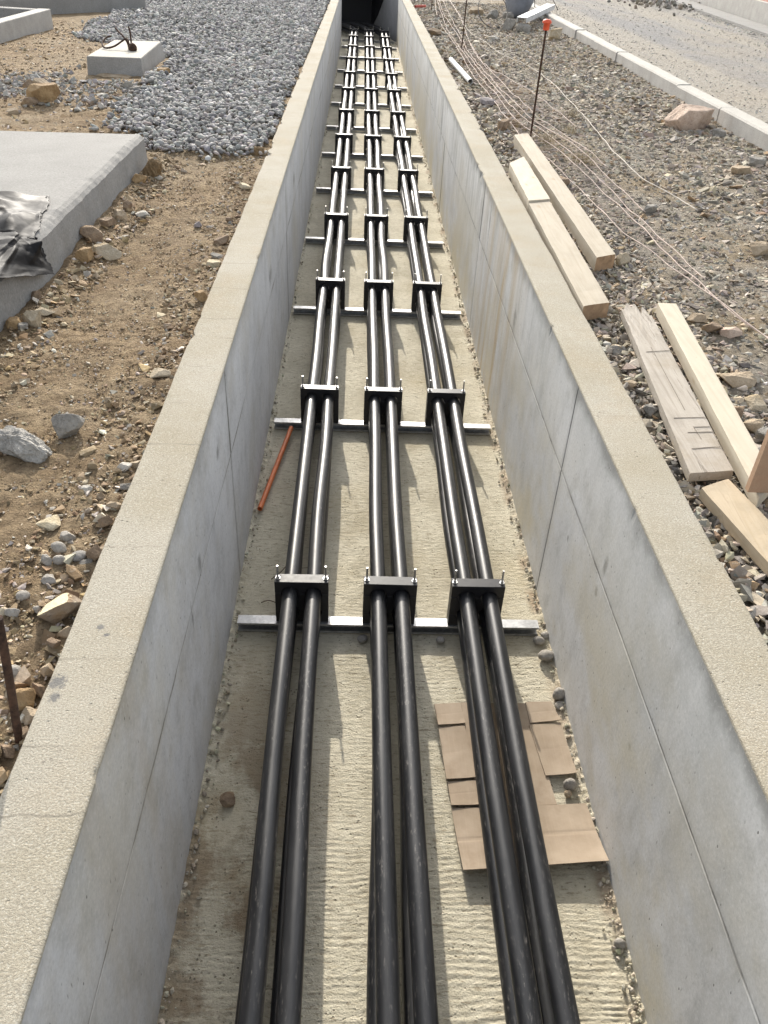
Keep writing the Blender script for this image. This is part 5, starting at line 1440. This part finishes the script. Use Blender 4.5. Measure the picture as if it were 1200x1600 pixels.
tag(scatter('grey_rubble', rng, GR0, a_, b_, M['gravel'], palette(len(a_), [(0.28, 0.27, 0.25), (0.36, 0.34, 0.31), (0.24, 0.2, 0.16), (0.42, 0.40, 0.37)], [4, 3, 2, 1]), False, 0.5, (0.4, 0.8)), 'heap of small grey broken stones in front of the concrete block', 'rubble', kind='stuff')

# grit on the road
n = 22000
x = rng.uniform(4.2, 8.6, n); y = 7 + 20 * rng.uniform(0, 1, n) ** 1.1
k = frustum(x, y); x, y = x[k], y[k]; s = 0.008 * 4 ** (rng.uniform(0, 1, len(x)) ** 2.2)
edge = rng.uniform(0, 1, len(x)) < 0.35 + 0.65 * ((x < 4.8) | (x > 7.6))
x, y, s = x[edge], y[edge], s[edge]
rx = 7.55 + (y - 14) * 0.087
far_side = rng.uniform(0, 1, len(x)) < 0.3
x = np.where(far_side, rx - rng.exponential(0.25, len(x)), x); s = np.where(far_side, s * 1.9, s)
z = 1.286 + 0.03 * np.clip((x - 4.12) / 2, 0, 1) + s * 0.1
k = (x > 4.18) & (x < rx)
tag(scatter('road_grit', rng, GR1, np.stack([x, y, z], 1)[k], s[k], M['gravel'], palette(int(k.sum()), [(0.34, 0.32, 0.29), (0.42, 0.39, 0.345), (0.28, 0.265, 0.25), (0.5, 0.48, 0.45)], [4, 4, 2, 2]), False, 0.3, (0.25, 0.5)), 'loose grit scattered over the gravel road', 'grit', kind='stuff')
n = 90
a = rng.normal(0, 1, (n, 2)); x = 7.75 + a[:, 0] * 0.5 + 0.0; y = 24.6 + a[:, 1] * 1.0; s = rng.uniform(.05, .15, n)
z = 1.33 + 0.12 * np.exp(-(a ** 2).sum(1) / 1.6) * rng.uniform(0.2, 1, n)
tag(scatter('rubble_heap', rng, GR, np.stack([x, y, z], 1), s, M['gravel'], palette(n, [(0.2, 0.185, 0.16), (0.3, 0.27, 0.23), (0.26, 0.22, 0.17)], [3, 2, 2]), False, 0.7, (0.4, 0.8)), 'heap of dark rubble on the far side of the road', 'rubble', kind='stuff')

# mortar crumbs along the foot of both trench walls
n = 2600
y = 1.0 + 20 * rng.uniform(0, 1, n) ** 1.6; rt = rng.uniform(0, 1, n) < 0.62
d = np.abs(rng.normal(0, 0.022, n)) + 0.004
s = 0.004 * 6 ** (rng.uniform(0, 1, n) ** 2)
x = np.where(rt, XR1 - d, XL1 + d)
tag(scatter('mortar_crumbs', rng, GR1, np.stack([x, y, 0.012 + 0.02 * np.clip(1 - d / 0.04, 0, 1) * rng.uniform(0, 1, n)], 1), s, M['gravel'], palette(n, [(0.42, 0.38, 0.29), (0.5, 0.46, 0.36), (0.3, 0.26, 0.2)], [4, 3, 2]), False, 0.6, (0.5, 0.9)), 'crumbs of mortar along the foot of the trench walls', 'mortar', kind='stuff')
